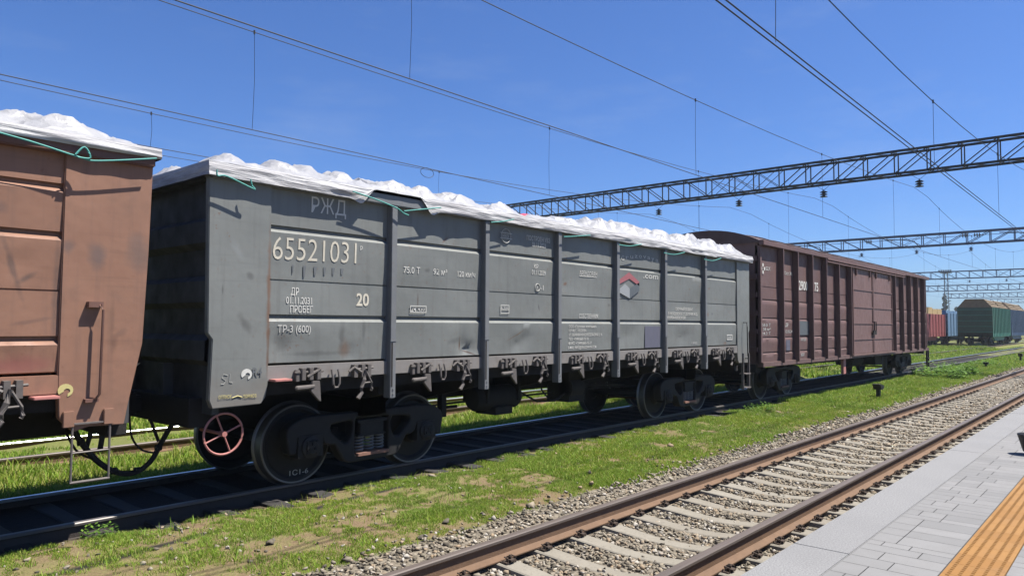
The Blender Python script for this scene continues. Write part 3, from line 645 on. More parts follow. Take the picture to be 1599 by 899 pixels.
def gondola(label, cx, mats, thick, grooves, prof_top, dents, corner, post_m, sill_m, flip=False, seed=0., bog=(-4.24, 4.36)):
    W, P, S, E, T = mats['wall'], post_m, sill_m, mats['end'], mats['top']
    g = thing('gondola_wagon', label, 'freight wagon', (cx, 0, 0), 'freight wagons of the standing train')
    prof = [(1.500, 1.47), (1.512, 1.500)]
    for z, th in grooves: prof += groove(z, th)
    prof += [(3.44, 1.500)]
    xa, xb = -HL+.69, HL-.69
    SURF[label[:4]] = wall_y(prof, dents, seed)
    for s in (-1, 1):
        build(panel_sheet(xa, xb, prof, s, dents if s < 0 else [], seed=seed), 'side_wall', W, g, True)
        build(MB().box(-HL, HL, min(s*1.42, s*1.585), max(s*1.42, s*1.585), 3.435, 3.565), 'top_rail', T, g, bevel=.012)
        mb = MB(); mb.box(xa, xb, min(s*1.40, s*1.527), max(s*1.40, s*1.527), 1.315, 1.482)
        build(MB().box(xa, xb, min(s*1.3, s*1.44), max(s*1.3, s*1.44), 1.16, 1.313), 'hatch_frame', MT['under'], g)
        build(mb, 'side_sill', S, g, bevel=.006)
        for e in (-1, 1):
            pl = [(e*a, b) for a, b in corner]
            mb = MB().prism(pl, s*1.455, s*1.532)
            build(mb, 'corner_plate', W, g, bevel=.008)
    # six channel posts a side with a slot near the foot
    pm = MB(); pm.box(-.045, .045, -.10, .03, 1.02, 3.432)
    pm.box(-.052, .052, -.03, .012, 1.30, 3.43)
    for zz in (1.07, 1.13): pm.lathe([(-.112, .014), (-.10, .016)], (0, 0, zz), 8)
    pm.box(-.05, .05, -.106, -.094, 1.72, 1.735)
    pme = pm.mesh('side_post', P, bevel=.006); slm = MB().box(-.012, .012, -.1025, -.09, 1.16, 1.71).mesh('post_slot', MT['under'])
    posts = [-4.28, -2.562, -.845, .873, 2.59, 4.308]
    for x in posts:
        for s in (-1, 1):
            o = put('side_post', pme, g, (x, s*1.49, 0), (0, 0, 0 if s < 0 else math.pi)); put('post_slot', slm, o, (-.02, 0, 0))
    ed = [-HL+.70]+posts+[HL-.70]
    for i in range(7):
        a, b = ed[i]+.09, ed[i+1]; wid = b-a
        for s in (-1,):
            put('hatch_latch', LL, g, (a+.17*wid+.02, -1.528, 1.325)); put('lashing_hook', UH, g, (a+.475*wid, -1.528, 1.31)); put('hatch_latch', LR, g, (a+.63*wid, -1.528, 1.325))
    # end walls with pressed ribs
    for e in (-1, 1):
        pr = [(1.0, 0), (1.5, 0), (1.56, .09), (1.76, .09), (1.82, 0), (2.1, 0), (2.16, .09), (2.38, .09), (2.44, 0), (2.72, 0), (2.78, .09), (3.0, .09), (3.06, 0), (3.56, 0)]
        mb = MB(); n = len(pr)
        for y in (-1.455, 1.455): mb.v += [(e*(HL-.12+d), y, z) for z, d in pr]
        for j in range(n-1): mb.f.append((j, j+1, n+j+1, n+j)); mb.m.append(0)
        mb.box(min(e*(HL-.2), e*(HL-.125)), max(e*(HL-.2), e*(HL-.125)), -1.45, 1.45, 1.0, 3.56)
        mb.box(min(e*(HL-.2), e*HL), max(e*(HL-.2), e*HL), -1.418, 1.418, 3.44, 3.56)
        for y in (-.5, .5): mb.box(min(e*(HL-.12), e*(HL-.01)), max(e*(HL-.12), e*(HL-.01)), y-.06, y+.06, 1.0, 1.5)
        build(mb, 'end_wall', E, g)
        build(MB().box(min(e*(HL-.25), e*(HL+.02)), max(e*(HL-.25), e*(HL-.06)), -1.25, 1.25, .86, 1.16), 'end_beam', MT['under'], g, bevel=.01)
        c = MB(); c.box(*sorted((e*(HL-.2), e*(HL+.12))), -.09, .09, .93, 1.12); c.prism([(e*(HL+.1), -.16), (e*(HL+.27), -.2), (e*(HL+.30), -.05), (e*(HL+.2), .02), (e*(HL+.29), .15), (e*(HL+.1), .18)], .90, 1.18, 'xy')
        build(c, 'coupler', MT['under'], g, bevel=.02)
    build(MB().box(-HL+.2, HL-.2, -1.39, 1.39, 1.20, 1.26), 'floor', MT['under'], g)
    mb = MB(); mb.box(-HL+.2, HL-.2, -.26, .26, .78, 1.19)
    for x in posts: mb.add([(x-.06, -1.38, 1.19), (x+.06, -1.38, 1.19), (x+.06, -1.38, 1.05), (x-.06, -1.38, 1.05), (x-.06, 1.38, 1.19), (x+.06, 1.38, 1.19), (x+.06, 1.38, 1.05), (x-.06, 1.38, 1.05), (x-.06, -.26, .8), (x+.06, -.26, .8), (x-.06, .26, .8), (x+.06, .26, .8)],
                           [(0, 1, 2, 3), (4, 7, 6, 5), (0, 3, 8, 10, 7, 4), (1, 5, 6, 11, 9, 2), (3, 2, 9, 8), (8, 9, 11, 10), (10, 11, 6, 7)])
    for e in (-1, 1):
        for bx in (-4.275, 4.345): mb.box(bx-.2, bx+.2, -1.2, 1.2, .78, 1.0)
    build(mb, 'underframe', MT['under'], g)
    bogie(g, bog[0]); bogie(g, bog[1])
    rs = MB().lathe([(-.55, .06), (-.52, .16), (-.45, .2), (.45, .2), (.52, .16), (.55, .06)], (-1.35, -.62, .76), 20, axis='x')
    rs.box(-1.75, -1.7, -.85, -.3, .7, 1.19); rs.box(-1.0, -.95, -.85, -.3, .7, 1.19); rs.box(-1.55, -1.15, -.84, -.4, .50, .62)
    build(rs, 'air_reservoir', MT['under'], g, True)
    bc = MB().lathe([(-.3, .13), (-.28, .17), (.1, .17), (.2, .11), (.28, .05)], (.75, -.7, .80), 18, axis='x'); bc.box(.45, .95, -.8, -.3, .55, 1.19); bc.tube([(1.0, -.7, .8), (1.9, -.6, .78), (2.9, -.4, .7)], .02, 6)
    bc.tube([(-.7, -.62, .8), (-.35, -.7, .62), (.1, -.75, .60), (.5, -.7, .72)], .018, 6); bc.tube([(-.3, -.7, 1.1), (-.25, -.74, .8), (-.05, -.76, .62)], .015, 6)
    build(bc, 'brake_cylinder', MT['under'], g, True)
    br = MB(); br.tube([(-3.2, -.5, .70), (-2.0, -.5, .72), (2.2, -.45, .70), (3.4, -.5, .66)], .018, 6); br.tube([(-HL, .35, .95), (-2, .4, .93), (HL, .35, .95)], .02, 6)
    br.tube([(-2.9, -.2, .62), (-2.2, -.62, .68)], .025, 6); br.box(-2.6, -2.5, -.7, -.6, .55, 1.19)
    build(br, 'brake_rigging', MT['under'], g)
    return g
GX = 10.205
corner_g = [(6.678, 3.50), (6.652, 1.84), (6.603, 1.775), (6.621, 1.157), (6.585, 1.07), (6.044, 1.08), (5.993, 1.145), (5.966, 1.28), (5.966, 3.434), (6.0, 3.5)]
gr = [(2.02, True), (2.422, False), (3.005, True)]
dG = [(7.22-GX, 1.68, .07, .16, 0, -.035), (7.35-GX, 1.60, .20, .035, -.25, -.045), (7.5-GX, 1.53, .08, .04, -.5, .03), (8.45-GX, 1.80, .20, .022, .38, .03), (8.5-GX, 1.70, .25, .1, .38, -.03), (5.3-GX, 1.60, .1, .06, .3, -.02),
      (4.4-GX, 1.72, .12, .1, -.6, -.022), (6.9-GX, 3.12, .07, .05, .8, -.025), (6.75-GX, 2.72, .05, .05, 0, .012), (9.55-GX, 2.62, .07, .05, .4, -.02), (8.95-GX, 2.25, .02, .06, .2, -.02), (13.6-GX, 1.72, .3, .1, 0, -.02), (11.4-GX, 1.75, .4, .12, .1, -.015)]
grey = gondola('grey gondola wagon with white stencilled numbers and a heaped white cover', GX, dict(wall=MT['grey'], end=MT['endshade'], top=MT['greypost']), True, gr, None, dG, corner_g, MT['greypost'], MT['greysill'])
BX = 2.97-HL
corner_b = [(6.675, 3.50), (6.655, 2.6), (6.622, 1.75), (6.512, 1.20), (6.478, 1.00), (6.18, 1.01), (6.06, .975), (5.935, 1.10), (5.918, 1.4), (5.918, 3.434), (5.95, 3.5)]
gb = [(1.80, True), (2.22, False), (2.72, True), (3.15, True)]
brown = gondola('rusty brown gondola wagon at the left edge with a wide corner plate', BX, dict(wall=MT['brown'], end=MT['endshade'], top=MT['browndark']), True, gb, None, [(1.9-BX, 2.45, .1, .06, .4, -.02), (1.85-BX, 1.6, .15, .1, .4, -.02)], corner_b, MT['brown'], MT['brown'], seed=5., bog=(-3.9, 3.9))

# grey wagon: brake wheel, steps, handles
def ring(n, r, c, ax='y'):
    return [(c[0]+r*math.cos(2*math.pi*i/n), c[1], c[2]+r*math.sin(2*math.pi*i/n)) for i in range(n)]
hw = MB().tube(ring(36, .213, (0, 0, 0)), .0125, 8, closed=True)
for k in range(4):
    a = R(22)+k*math.pi/2; hw.tube([(0, .0, 0), (.21*math.cos(a), 0, .21*math.sin(a))], .009, 6)
hw.lathe([(-.03, .028), (.05, .032)], (0, 0, 0), 12); hw.tube([(0, 0, 0), (0, .5, 0)], .018, 8)
build(hw, 'brake_wheel', MT['wheelred'], grey, True, loc=(3.815-GX, -1.40, .785))
plt_ = MB().box(4.25-GX, 4.46-GX, -1.66, -1.505, 1.315, 1.34); build(plt_, 'jacking_step', MT['wheelred'], grey, bevel=.005)
st = MB()
for xx in (16.45, 16.78): st.box(xx-GX-.015, xx-GX+.015, -1.56, -1.50, .46, 1.3)
for zz in (.50, .82): st.box(16.46-GX, 16.77-GX, -1.60, -1.44, zz-.012, zz+.012)
build(st, 'footstep', MT['galv'], grey)
hd = MB().tube([(16.50-GX, -1.53, 2.02), (16.50-GX, -1.62, 2.02), (16.50-GX, -1.63, 1.9), (16.52-GX, -1.63, 1.25), (16.56-GX, -1.63, 1.18), (16.60-GX, -1.53, 1.18)], .012, 6)
build(hd, 'grab_handle', MT['under'], grey, True)
# lettering of the grey wagon
yw = -1.5085; yc = -1.535; lx = lambda x: x-GX
sg = SURF['grey']
def T(b, x0, x1, z, h, m='letter', z1=None, y=None, bold=.006): return text(grey, b, lx(x0), lx(x1), z, h, MT[m], y if y is not None else 0, z1, bold, surf=sg if y is None else None)
yw = -1.512
T('РЖД', 4.76, 5.24, 3.225, .185, 'letter', 3.235, bold=.0)
T('65521031', 4.276, 5.39, 2.648, .268, 'lettercream', 2.672, bold=-.008)
T('Р', 5.447, 5.482, 2.835, .055)
def frame(x0, x1, z0, z1, t, y, mid=None):
    mb = MB(); mb.box(lx(x0), lx(x1), y-.002, y, z0, z0+t); mb.box(lx(x0), lx(x1), y-.002, y, z1-t, z1); mb.box(lx(x0), lx(x0)+t, y-.002, y, z0+t, z1-t); mb.box(lx(x1)-t, lx(x1), y-.002, y, z0+t, z1-t)
    if mid: mb.box(lx(x0)+t, lx(x1)-t, y-.002, y, mid, mid+t)
    build(mb, 'stencil_frame', MT['letter'], grey)
frame(5.427, 5.502, 2.815, 2.91, .009, yw); frame(6.262, 6.542, 2.095, 2.185, .009, yw); frame(8.014, 8.205, 2.11, 2.235, .009, yw, 2.165); frame(15.66, 15.95, 1.62, 1.74, .02, yw)
build(MB().box(lx(9.995), lx(10.506), yw-.002, yw, 2.765, 2.775), 'underline', MT['letter'], grey)
for k, (xx, ww, hh) in enumerate(((4.52, .022, .09), (4.66, .04, .13), (4.80, .045, .10), (4.93, .04, .09), (5.05, .04, .085), (5.17, .045, .075))):
    build(MB().prism([(lx(xx), 2.6), (lx(xx+ww), 2.6), (lx(xx+ww*.6), 2.6-hh), (lx(xx+ww*.15), 2.6-hh)], yw+.002, yw+.004), 'old_lettering', MT['letterold'], grey)
T('ДР', 4.51, 4.615, 2.262, .085); T('01.11.2031', 4.453, 4.785, 2.165, .08); T('ПРОБЕГ', 4.503, 4.80, 2.066, .08); T('20', 5.411, 5.60, 2.165, .155, 'lettercream', bold=.02)
T('ТР-3 (600)', 4.35, 4.77, 1.845, .082); T('75.0 Т', 6.137, 6.418, 2.605, .085); T('92 м³', 6.657, 6.913, 2.612, .082); T('120 км/ч', 7.118, 7.467, 2.606, .082)
T('24', 6.285, 6.37, 2.108, .062); T('430', 6.40, 6.52, 2.118, .045)
T('ПОСТРОЕН УВЗ', 8.614, 9.20, 3.255, .075, 'letter'); T('01.11.2023', 8.747, 9.088, 3.165, .075, 'letter')
T('КР', 8.772, 8.883, 2.82, .07); T('01.11.2039', 8.726, 9.071, 2.725, .075); T('-1', 8.945, 9.03, 2.49, .08); T('И', 8.865, 8.895, 2.505, .05)
T('8 450', 8.03, 8.19, 2.185, .035)
T('АРЕНДОВАН', 9.995, 10.506, 2.785, .075); T('СОБСТВЕННИК', 9.996, 10.56, 2.056, .075)
for i, (s, wd) in enumerate((('ООО «Грузовая компания»', .80), ('107140 Г. МОСКВА', .50), ('УЛ. ВЕРХНЯЯ КРАСНОСЕЛЬСКАЯ 3, 16', .97), ('ТЕЛ. +7(495)660-75-18', .56), ('ФАКС: +7(495)660-75-37', .66), ('E-MAIL: INFO@GRUZOVAYA.COM', .80))):
    T(s, 9.692, 9.692+wd, 1.895-i*.07, .048, 'letter')
T('.com', 12.05, 12.606, 2.84, .11); T('СРОЧНЫЙ ВОЗВРАТ', 13.31, 14.06, 2.247, .062); T('В МОРДОВСКОЕ ОТДЕЛЕНИЕ Ж.Д.', 13.009, 14.266, 2.155, .055); T('КУЙБЫШЕВСКОЙ', 12.982, 13.727, 2.075, .055)
T('1995', 13.99, 14.228, 1.55, .05, 'letterdim'); T('508', 15.72, 15.90, 1.655, .05)
for i, ch in enumerate('Gruzovaya'):
    u = i/8; T(ch, 11.30+u*1.22, 11.30+u*1.22+.10, 3.13+.06*math.sin(u*math.pi)+.05*u, .085, 'letter', bold=.0)
cl = MB()
for r_ in (.105,): cl.tube(ring(28, r_, (lx(8.125), yw, 3.27)), .006, 5, closed=True)
cl.box(lx(7.99), lx(8.26), yw-.004, yw-.001, 3.225, 3.237); cl.box(lx(7.99), lx(8.26), yw-.004, yw-.001, 3.305, 3.317)
build(cl, 'emblem', MT['letterdim'], grey)
T('УВЗ', 8.05, 8.20, 3.245, .05, 'letterdim')
build(MB().tube(ring(22, .055, (lx(8.88), yw, 2.53)), .006, 5, closed=True), 'emblem', MT['letter'], grey)
yl = yw-.006
plane_poly(grey, 'cube_logo', [(lx(11.545), 2.92), (lx(11.895), 2.76), (lx(11.895), 2.68), (lx(11.55), 2.80)], yl, MT['red'])
plane_poly(grey, 'cube_logo', [(lx(11.545), 2.92), (lx(11.55), 2.80), (lx(11.2), 2.68), (lx(11.2), 2.76)], yl, MT['red'])
plane_poly(grey, 'cube_logo', [(lx(11.56), 2.62), (lx(11.895), 2.745), (lx(11.895), 2.585), (lx(11.56), 2.437)], yl, MT['logodk'])
plane_poly(grey, 'cube_logo', [(lx(11.56), 2.62), (lx(11.56), 2.437), (lx(11.22), 2.53), (lx(11.22), 2.60), (lx(11.40), 2.70)], yl, MT['logolt'])
plane_poly(grey, 'painted_patch', [(lx(12.092), 1.925), (lx(12.66), 1.925), (lx(12.66), 1.52), (lx(12.092), 1.52)], yw-.006, MT['patch'])
T('ОТПУСК', 3.68, 3.82, 1.168, .035, 'letteryel', y=yc-.004); T('ТОРМОЗ', 3.95, 4.10, 1.158, .035, 'letteryel', y=yc-.004)
build(MB().tube([(lx(3.83), yc-.002, 1.168), (lx(3.89), yc-.002, 1.185), (lx(3.94), yc-.002, 1.168)], .006, 5), 'arrow_mark', MT['letteryel'], grey)
def horseshoe(parent, cx, cz, m, y, s=1):
    out = [(cx+s*.062*math.cos(a), cz+s*.058*math.sin(a)) for a in [R(-75)+R(290)*i/14 for i in range(15)]]
    inn = [(cx+s*.012+s*.026*math.cos(a), cz-s*.006+s*.022*math.sin(a)) for a in [R(-75)+R(260)*i/10 for i in range(11)]]
    build(MB().prism(out+inn[::-1], y-.002, y, 'xz'), 'hook_mark', m, parent)
horseshoe(grey, lx(3.985), 1.405, MT['letter'], yc-.002)
T('R4', 4.05, 4.16, 1.385, .09, 'letterold', y=yc-.004, bold=.02)
build(MB().tube([(lx(3.775), yc-.001, 1.405), (lx(3.73), yc-.001, 1.415), (lx(3.715), yc-.001, 1.38), (lx(3.755), yc-.001, 1.35), (lx(3.735), yc-.001, 1.315), (lx(3.705), yc-.001, 1.315)], .003, 5), 'chalk_mark', MT['letterdim'], grey)
build(MB().tube([(lx(3.80), yc-.001, 1.42), (lx(3.795), yc-.001, 1.33), (lx(3.83), yc-.001, 1.325)], .003, 5), 'chalk_mark', MT['letterdim'], grey)
ck = text(grey, '1С1-6', lx(4.96), lx(5.22), .10, .065, MT['letterdim'], -.836, bold=.0, name='chalk_mark')
# brown wagon details
bx = lambda x: x-BX
build(MB().tube([(bx(2.515), -1.53, 2.10), (bx(2.515), -1.60, 2.10), (bx(2.535), -1.615, 2.05), (bx(2.525), -1.615, 1.30), (bx(2.50), -1.60, 1.26), (bx(2.47), -1.53, 1.26)], .0125, 8), 'grab_handle', MT['browndark'], brown, True)
build(MB().box(bx(2.42), bx(2.54), -1.60, -1.53, 2.08, 2.13), 'handle_bracket', MT['browndark'], brown); build(MB().box(bx(2.42), bx(2.53), -1.59, -1.53, 1.23, 1.26), 'handle_bracket', MT['browndark'], brown)
fs = MB(); X0, X1, Y0 = bx(2.335), bx(2.645), -1.55
fs.tube([(X0, Y0, 1.05), (X0, Y0, .53)], .0105, 8); fs.tube([(X1, Y0, 1.05), (X1, Y0, .53)], .0105, 8)
fs.tube([(X0-.008, Y0, .53), (X1+.008, Y0, .53)], .0125, 8); fs.tube([(X0, Y0, .79), (X1, Y0, .79)], .0085, 6); fs.bar((X0-.008, Y0, 1.045), (X1+.008, Y0, 1.045), .03, .014)
build(fs, 'footstep', MT['galv'], brown)
for q in (2.30, 2.63): build(MB().box(bx(q)-.045, bx(q)+.045, -1.57, -1.532, 1.02, 1.16), 'step_bracket', MT['brown'], brown, bevel=.005)
horseshoe(brown, bx(2.275), 1.345, MT['letteryel'], -1.535, 1.0)
build(MB().box(bx(2.0), bx(2.2), -1.66, -1.505, 1.285, 1.31), 'jacking_step', MT['wheelred'], brown, bevel=.005)
# brake hose drooping between the two wagons
pts = [(2.55, -.35, 1.0), (2.69, -.35, .93), (2.80, -.35, .72), (2.96, -.35, .50), (3.15, -.35, .35), (3.35, -.35, .31), (3.52, -.35, .41), (3.63, -.35, .60), (3.74, -.35, .78), (3.86, -.35, .86), (4.0, -.35, .90)]
def smooth_pts(p, n=4):
    out = []
    for i in range(len(p)-1):
        p0 = Vector(p[max(i-1, 0)]); p1 = Vector(p[i]); p2 = Vector(p[i+1]); p3 = Vector(p[min(i+2, len(p)-1)])
        for k in range(n):
            t = k/n; out.append(.5*((2*p1)+(-p0+p2)*t+(2*p0-5*p1+4*p2-p3)*t*t+(-p0+3*p1-3*p2+p3)*t**3))
    out.append(Vector(p[-1])); return out
hm = MB().tube(smooth_pts(pts), .030, 8)
for a, b in ((.36, 3.14), (.33, 3.38), (.55, 3.60), (.70, 2.81)): hm.lathe([(-.03, .036), (.03, .036)], (b, -.35, a), 10, axis='x')
hm.tube(smooth_pts([(2.60, -.35, .97), (2.78, -.30, .62), (2.95, -.30, .50), (3.05, -.32, .42)]), .012, 6)
hm.tube(smooth_pts([(3.28, -.35, .95), (3.32, -.33, .70), (3.42, -.34, .55), (3.55, -.35, .50)]), .012, 6)
hm.bar((2.95, -.33, .95), (2.86, -.33, .60), .03, .04); hm.bar((3.05, -.33, .95), (3.0, -.33, .58), .02, .05); hm.bar((3.50, -.35, .88), (3.60, -.35, .62), .022, .03)
tag(build(hm, 'brake_hose', MT['under'], None, True), 'black rubber brake hose hanging in a loop between the brown and the grey wagon', 'brake hose')

# ------------------------------------------------------------------ boxcar
def boxcar():
    cx = 26.375; L = 8.825
    g = thing('boxcar', 'maroon covered boxcar with a double sliding door behind the grey wagon', 'freight wagon', (cx, 0, 0), 'freight wagons of the standing train')
    lx = lambda x: x-cx
    prof = [(1.03, 1.47), (1.05, 1.50)]
    for z in (1.28, 1.66, 2.14, 2.6): prof += [(z-.05, 1.512), (z-.02, 1.49), (z-.016, 1.468), (z+.012, 1.468), (z+.014, 1.50)]
    prof += [(2.91, 1.50), (2.912, 1.485), (2.928, 1.485), (2.93, 1.5), (3.94, 1.50)]
    for s in (-1, 1):
        build(panel_sheet(-L, L, prof, s, [], .15, 9.), 'side_wall', MT['maroon'], g, True)
        build(MB().box(-L, L, *sorted((s*1.44, s*1.58)), .93, 1.045), 'side_sill', MT['maroon'], g, bevel=.006)
    pm = MB().box(-.03, .03, -.155, .0, 1.0, 3.94).mesh('side_post', MT['maroon'], bevel=.008)
    for x in (18.78, 19.82, 20.95, 22.12, 23.27, 24.45, 29.75, 30.9, 32.05, 33.2, 34.33):
        for s in (-1, 1): put('side_post', pm, g, (lx(x), s*1.495, 0), (0, 0, 0 if s < 0 else math.pi))
    for e in (-1, 1):
        for s in (-1, 1): build(MB().box(*sorted((e*L, e*(L-.10))), *sorted((s*1.46, s*1.53)), 1.0, 3.94), 'corner_post', MT['maroon'], g, bevel=.008)
    for (a, b) in ((24.75, 26.98), (27.02, 29.45)):
        d = MB(); d.box(lx(a), lx(b), -1.575, -1.53, 1.06, 3.86)
        for z in (1.5, 2.02, 2.55, 3.12): d.box(lx(a)+.02, lx(b)-.02, -1.592, -1.574, z, z+.05)
        d.box(lx(a), lx(a)+.06, -1.60, -1.574, 1.06, 3.86); d.box(lx(b)-.06, lx(b), -1.60, -1.574, 1.06, 3.86)
        for q in (a+.35, b-.35): d.box(lx(q)-.03, lx(q)+.03, -1.63, -1.57, 3.6, 3.92)
        o = build(d, 'sliding_door', MT['maroond'], g, bevel=.006)
        h = MB(); q = 26.9 if a < 26 else 27.1
        h.tube([(lx(q)-.05, -1.60, 2.1), (lx(q)-.05, -1.66, 2.1), (lx(q)-.05, -1.66, 1.8), (lx(q)-.05, -1.60, 1.8)], .018, 6); h.box(lx(q)-.1, lx(q)+.1, -1.64, -1.60, 1.66, 1.8)
        build(h, 'handle', MT['under'], o)
    tr = MB(); tr.box(lx(22.2), lx(31.2), -1.66, -1.58, 3.90, 3.945); tr.tube([(lx(22.2), -1.62, 3.84), (lx(31.2), -1.62, 3.84)], .03, 8); tr.box(lx(24.6), lx(29.8), -1.64, -1.50, 1.0, 1.05)
    build(tr, 'door_track', MT['maroond'], g)
    # arched roof
    n = 18; mb = MB(); ys = [-1.64+3.28*i/n for i in range(n+1)]
    zf = lambda y: 4.0+.40*(1-(abs(y)/1.64)**2.2)
    xs = [-L-.06]+[-L+2*L*i/14 for i in range(1, 14)]+[L+.06]
    for x in xs: mb.v += [(x, y, zf(y)) for y in ys]
    for i in range(len(xs)-1):
        for j in range(n): mb.f.append((i*(n+1)+j, i*(n+1)+j+1, (i+1)*(n+1)+j+1, (i+1)*(n+1)+j)); mb.m.append(0)
    for x in xs[1:-1]:
        mb.tube([(x, y, zf(y)+.012) for y in ys], .018, 5)
    for x in (xs[0], xs[-1]): mb.f.append(tuple(len(mb.v)+i for i in range(n+1))); mb.m.append(0); mb.v += [(x, y, zf(y)) for y in ys]
    build(mb, 'roof', MT['maroonroof'], g)
    for s in (-1, 1): build(MB().box(-L-.065, L+.065, *sorted((s*1.52, s*1.645)), 3.935, 4.06), 'eave', MT['maroon'], g, bevel=.01)
    for e in (-1, 1):
        mb = MB(); mb.box(*sorted((e*(L-.05), e*L)), -1.46, 1.46, 1.0, 3.99)
        mb.prism([(-1.6, 3.99)]+[(y, zf(y)-.01) for y in ys[1:-1]]+[(1.6, 3.99)], *sorted((e*(L-.05), e*L)), 'yz')
        for z in (1.3, 1.75, 2.2, 2.65, 3.1, 3.55): mb.box(*sorted((e*L, e*(L+.06))), -1.45, 1.45, z, z+.12)
        build(mb, 'end_wall', MT['maroon'], g)
        build(MB().box(*sorted((e*(L-.2), e*(L+.05))), -1.4, 1.4, .8, 1.0), 'end_beam', MT['under'], g)
        c = MB(); c.box(*sorted((e*L, e*(L+.4))), -.1, .1, .92, 1.14); build(c, 'coupler', MT['under'], g, bevel=.03)
    mb = MB(); mb.box(-L+.2, L-.2, -.3, .3, .75, 1.03); mb.box(-L+.1, L-.1, -1.46, 1.46, 1.0, 1.06)
    for x in range(-7, 8, 2): mb.box(x-.07, x+.07, -1.43, 1.43, .86, 1.03)
    build(mb, 'underframe', MT['under'], g)
    bogie(g, -6.33); bogie(g, 6.5)
    r = MB().lathe([(-.7, .08), (-.65, .2), (.65, .2), (.7, .08)], (lx(27.6), -.7, .72), 18, axis='x'); r.box(lx(28.6), lx(29.4), -1.2, -.6, .55, .95); r.tube([(lx(21.3), -.6, .8), (lx(30.5), -.6, .72)], .025, 6)
    build(r, 'air_reservoir', MT['under'], g, True)
    build(MB().box(lx(24.05), lx(24.3), -1.48, -1.40, .45, 1.0), 'brake_lever', MT['wheelred'], g, bevel=.01)
    s = MB()
    for xx in (34.95, 35.25): s.box(lx(xx)-.025, lx(xx)+.025, -1.58, -1.52, .15, 1.05)
    for z in (.2, .6): s.box(lx(34.95), lx(35.25), -1.62, -1.48, z, z+.025)
    build(s, 'footstep', MT['under'], g)
    sb = wall_y(prof, [], 9.); y = -1.514
    def text(g, b, x0, x1, z, h, m, y, bold=.006): return globals()['text'](g, b, x0, x1, z, h, m, y, None, bold, surf=sb)
    text(g, '2900', lx(20.22), lx(20.90), 2.94, .26, MT['letter'], y, bold=.02); text(g, '175', lx(21.36), lx(21.78), 2.95, .26, MT['letter'], y, bold=.02)
    text(g, '02Х', lx(17.95), lx(18.25), 3.34, .10, MT['letterdim'], y); text(g, 'Сост. Жб.', lx(19.2), lx(19.78), 3.30, .09, MT['letterdim'], y)
    em = MB()
    for dx, dz in ((0, .09), (0, -.09), (-.09, 0), (.09, 0)): em.box(lx(17.75)+dx-.04, lx(17.75)+dx+.04, y-.003, y, 3.37+dz-.04, 3.37+dz+.04)
    build(em, 'emblem', MT['letter'], g)
    for i, t in enumerate(('68.0 Т', '138 м³', '24.3 Т')): text(g, t, lx(17.66), lx(18.2), 1.93-i*.105, .075, MT['letterdim'], y)
    text(g, 'ДР', lx(19.2), lx(19.4), 1.93, .09, MT['letter'], y); text(g, '12.05.24', lx(19.2), lx(19.7), 1.76, .08, MT['letterdim'], y)
    plane_poly(g, 'painted_patch', [(lx(20.22), 2.08), (lx(20.92), 2.08), (lx(20.92), 1.70), (lx(20.22), 1.70)], -1.515, MT['logodk'])
    text(g, 'СОБСТВ', lx(20.3), lx(20.7), 1.94, .07, MT['letter'], y-.004); text(g, '17290833', lx(20.3), lx(20.88), 1.74, .07, MT['letterdim'], y-.004)
    text(g, 'АРЕНДА', lx(20.3), lx(20.7), 1.54, .07, MT['letterdim'], y); text(g, '600', lx(20.3), lx(20.55), 1.12, .09, MT['letterdim'], y)
    plane_poly(g, 'painted_patch', [(lx(19.22), 1.58), (lx(19.5), 1.58), (lx(19.5), 1.30), (lx(19.22), 1.30)], -1.515, MT['patch'])
    return g
boxcar()

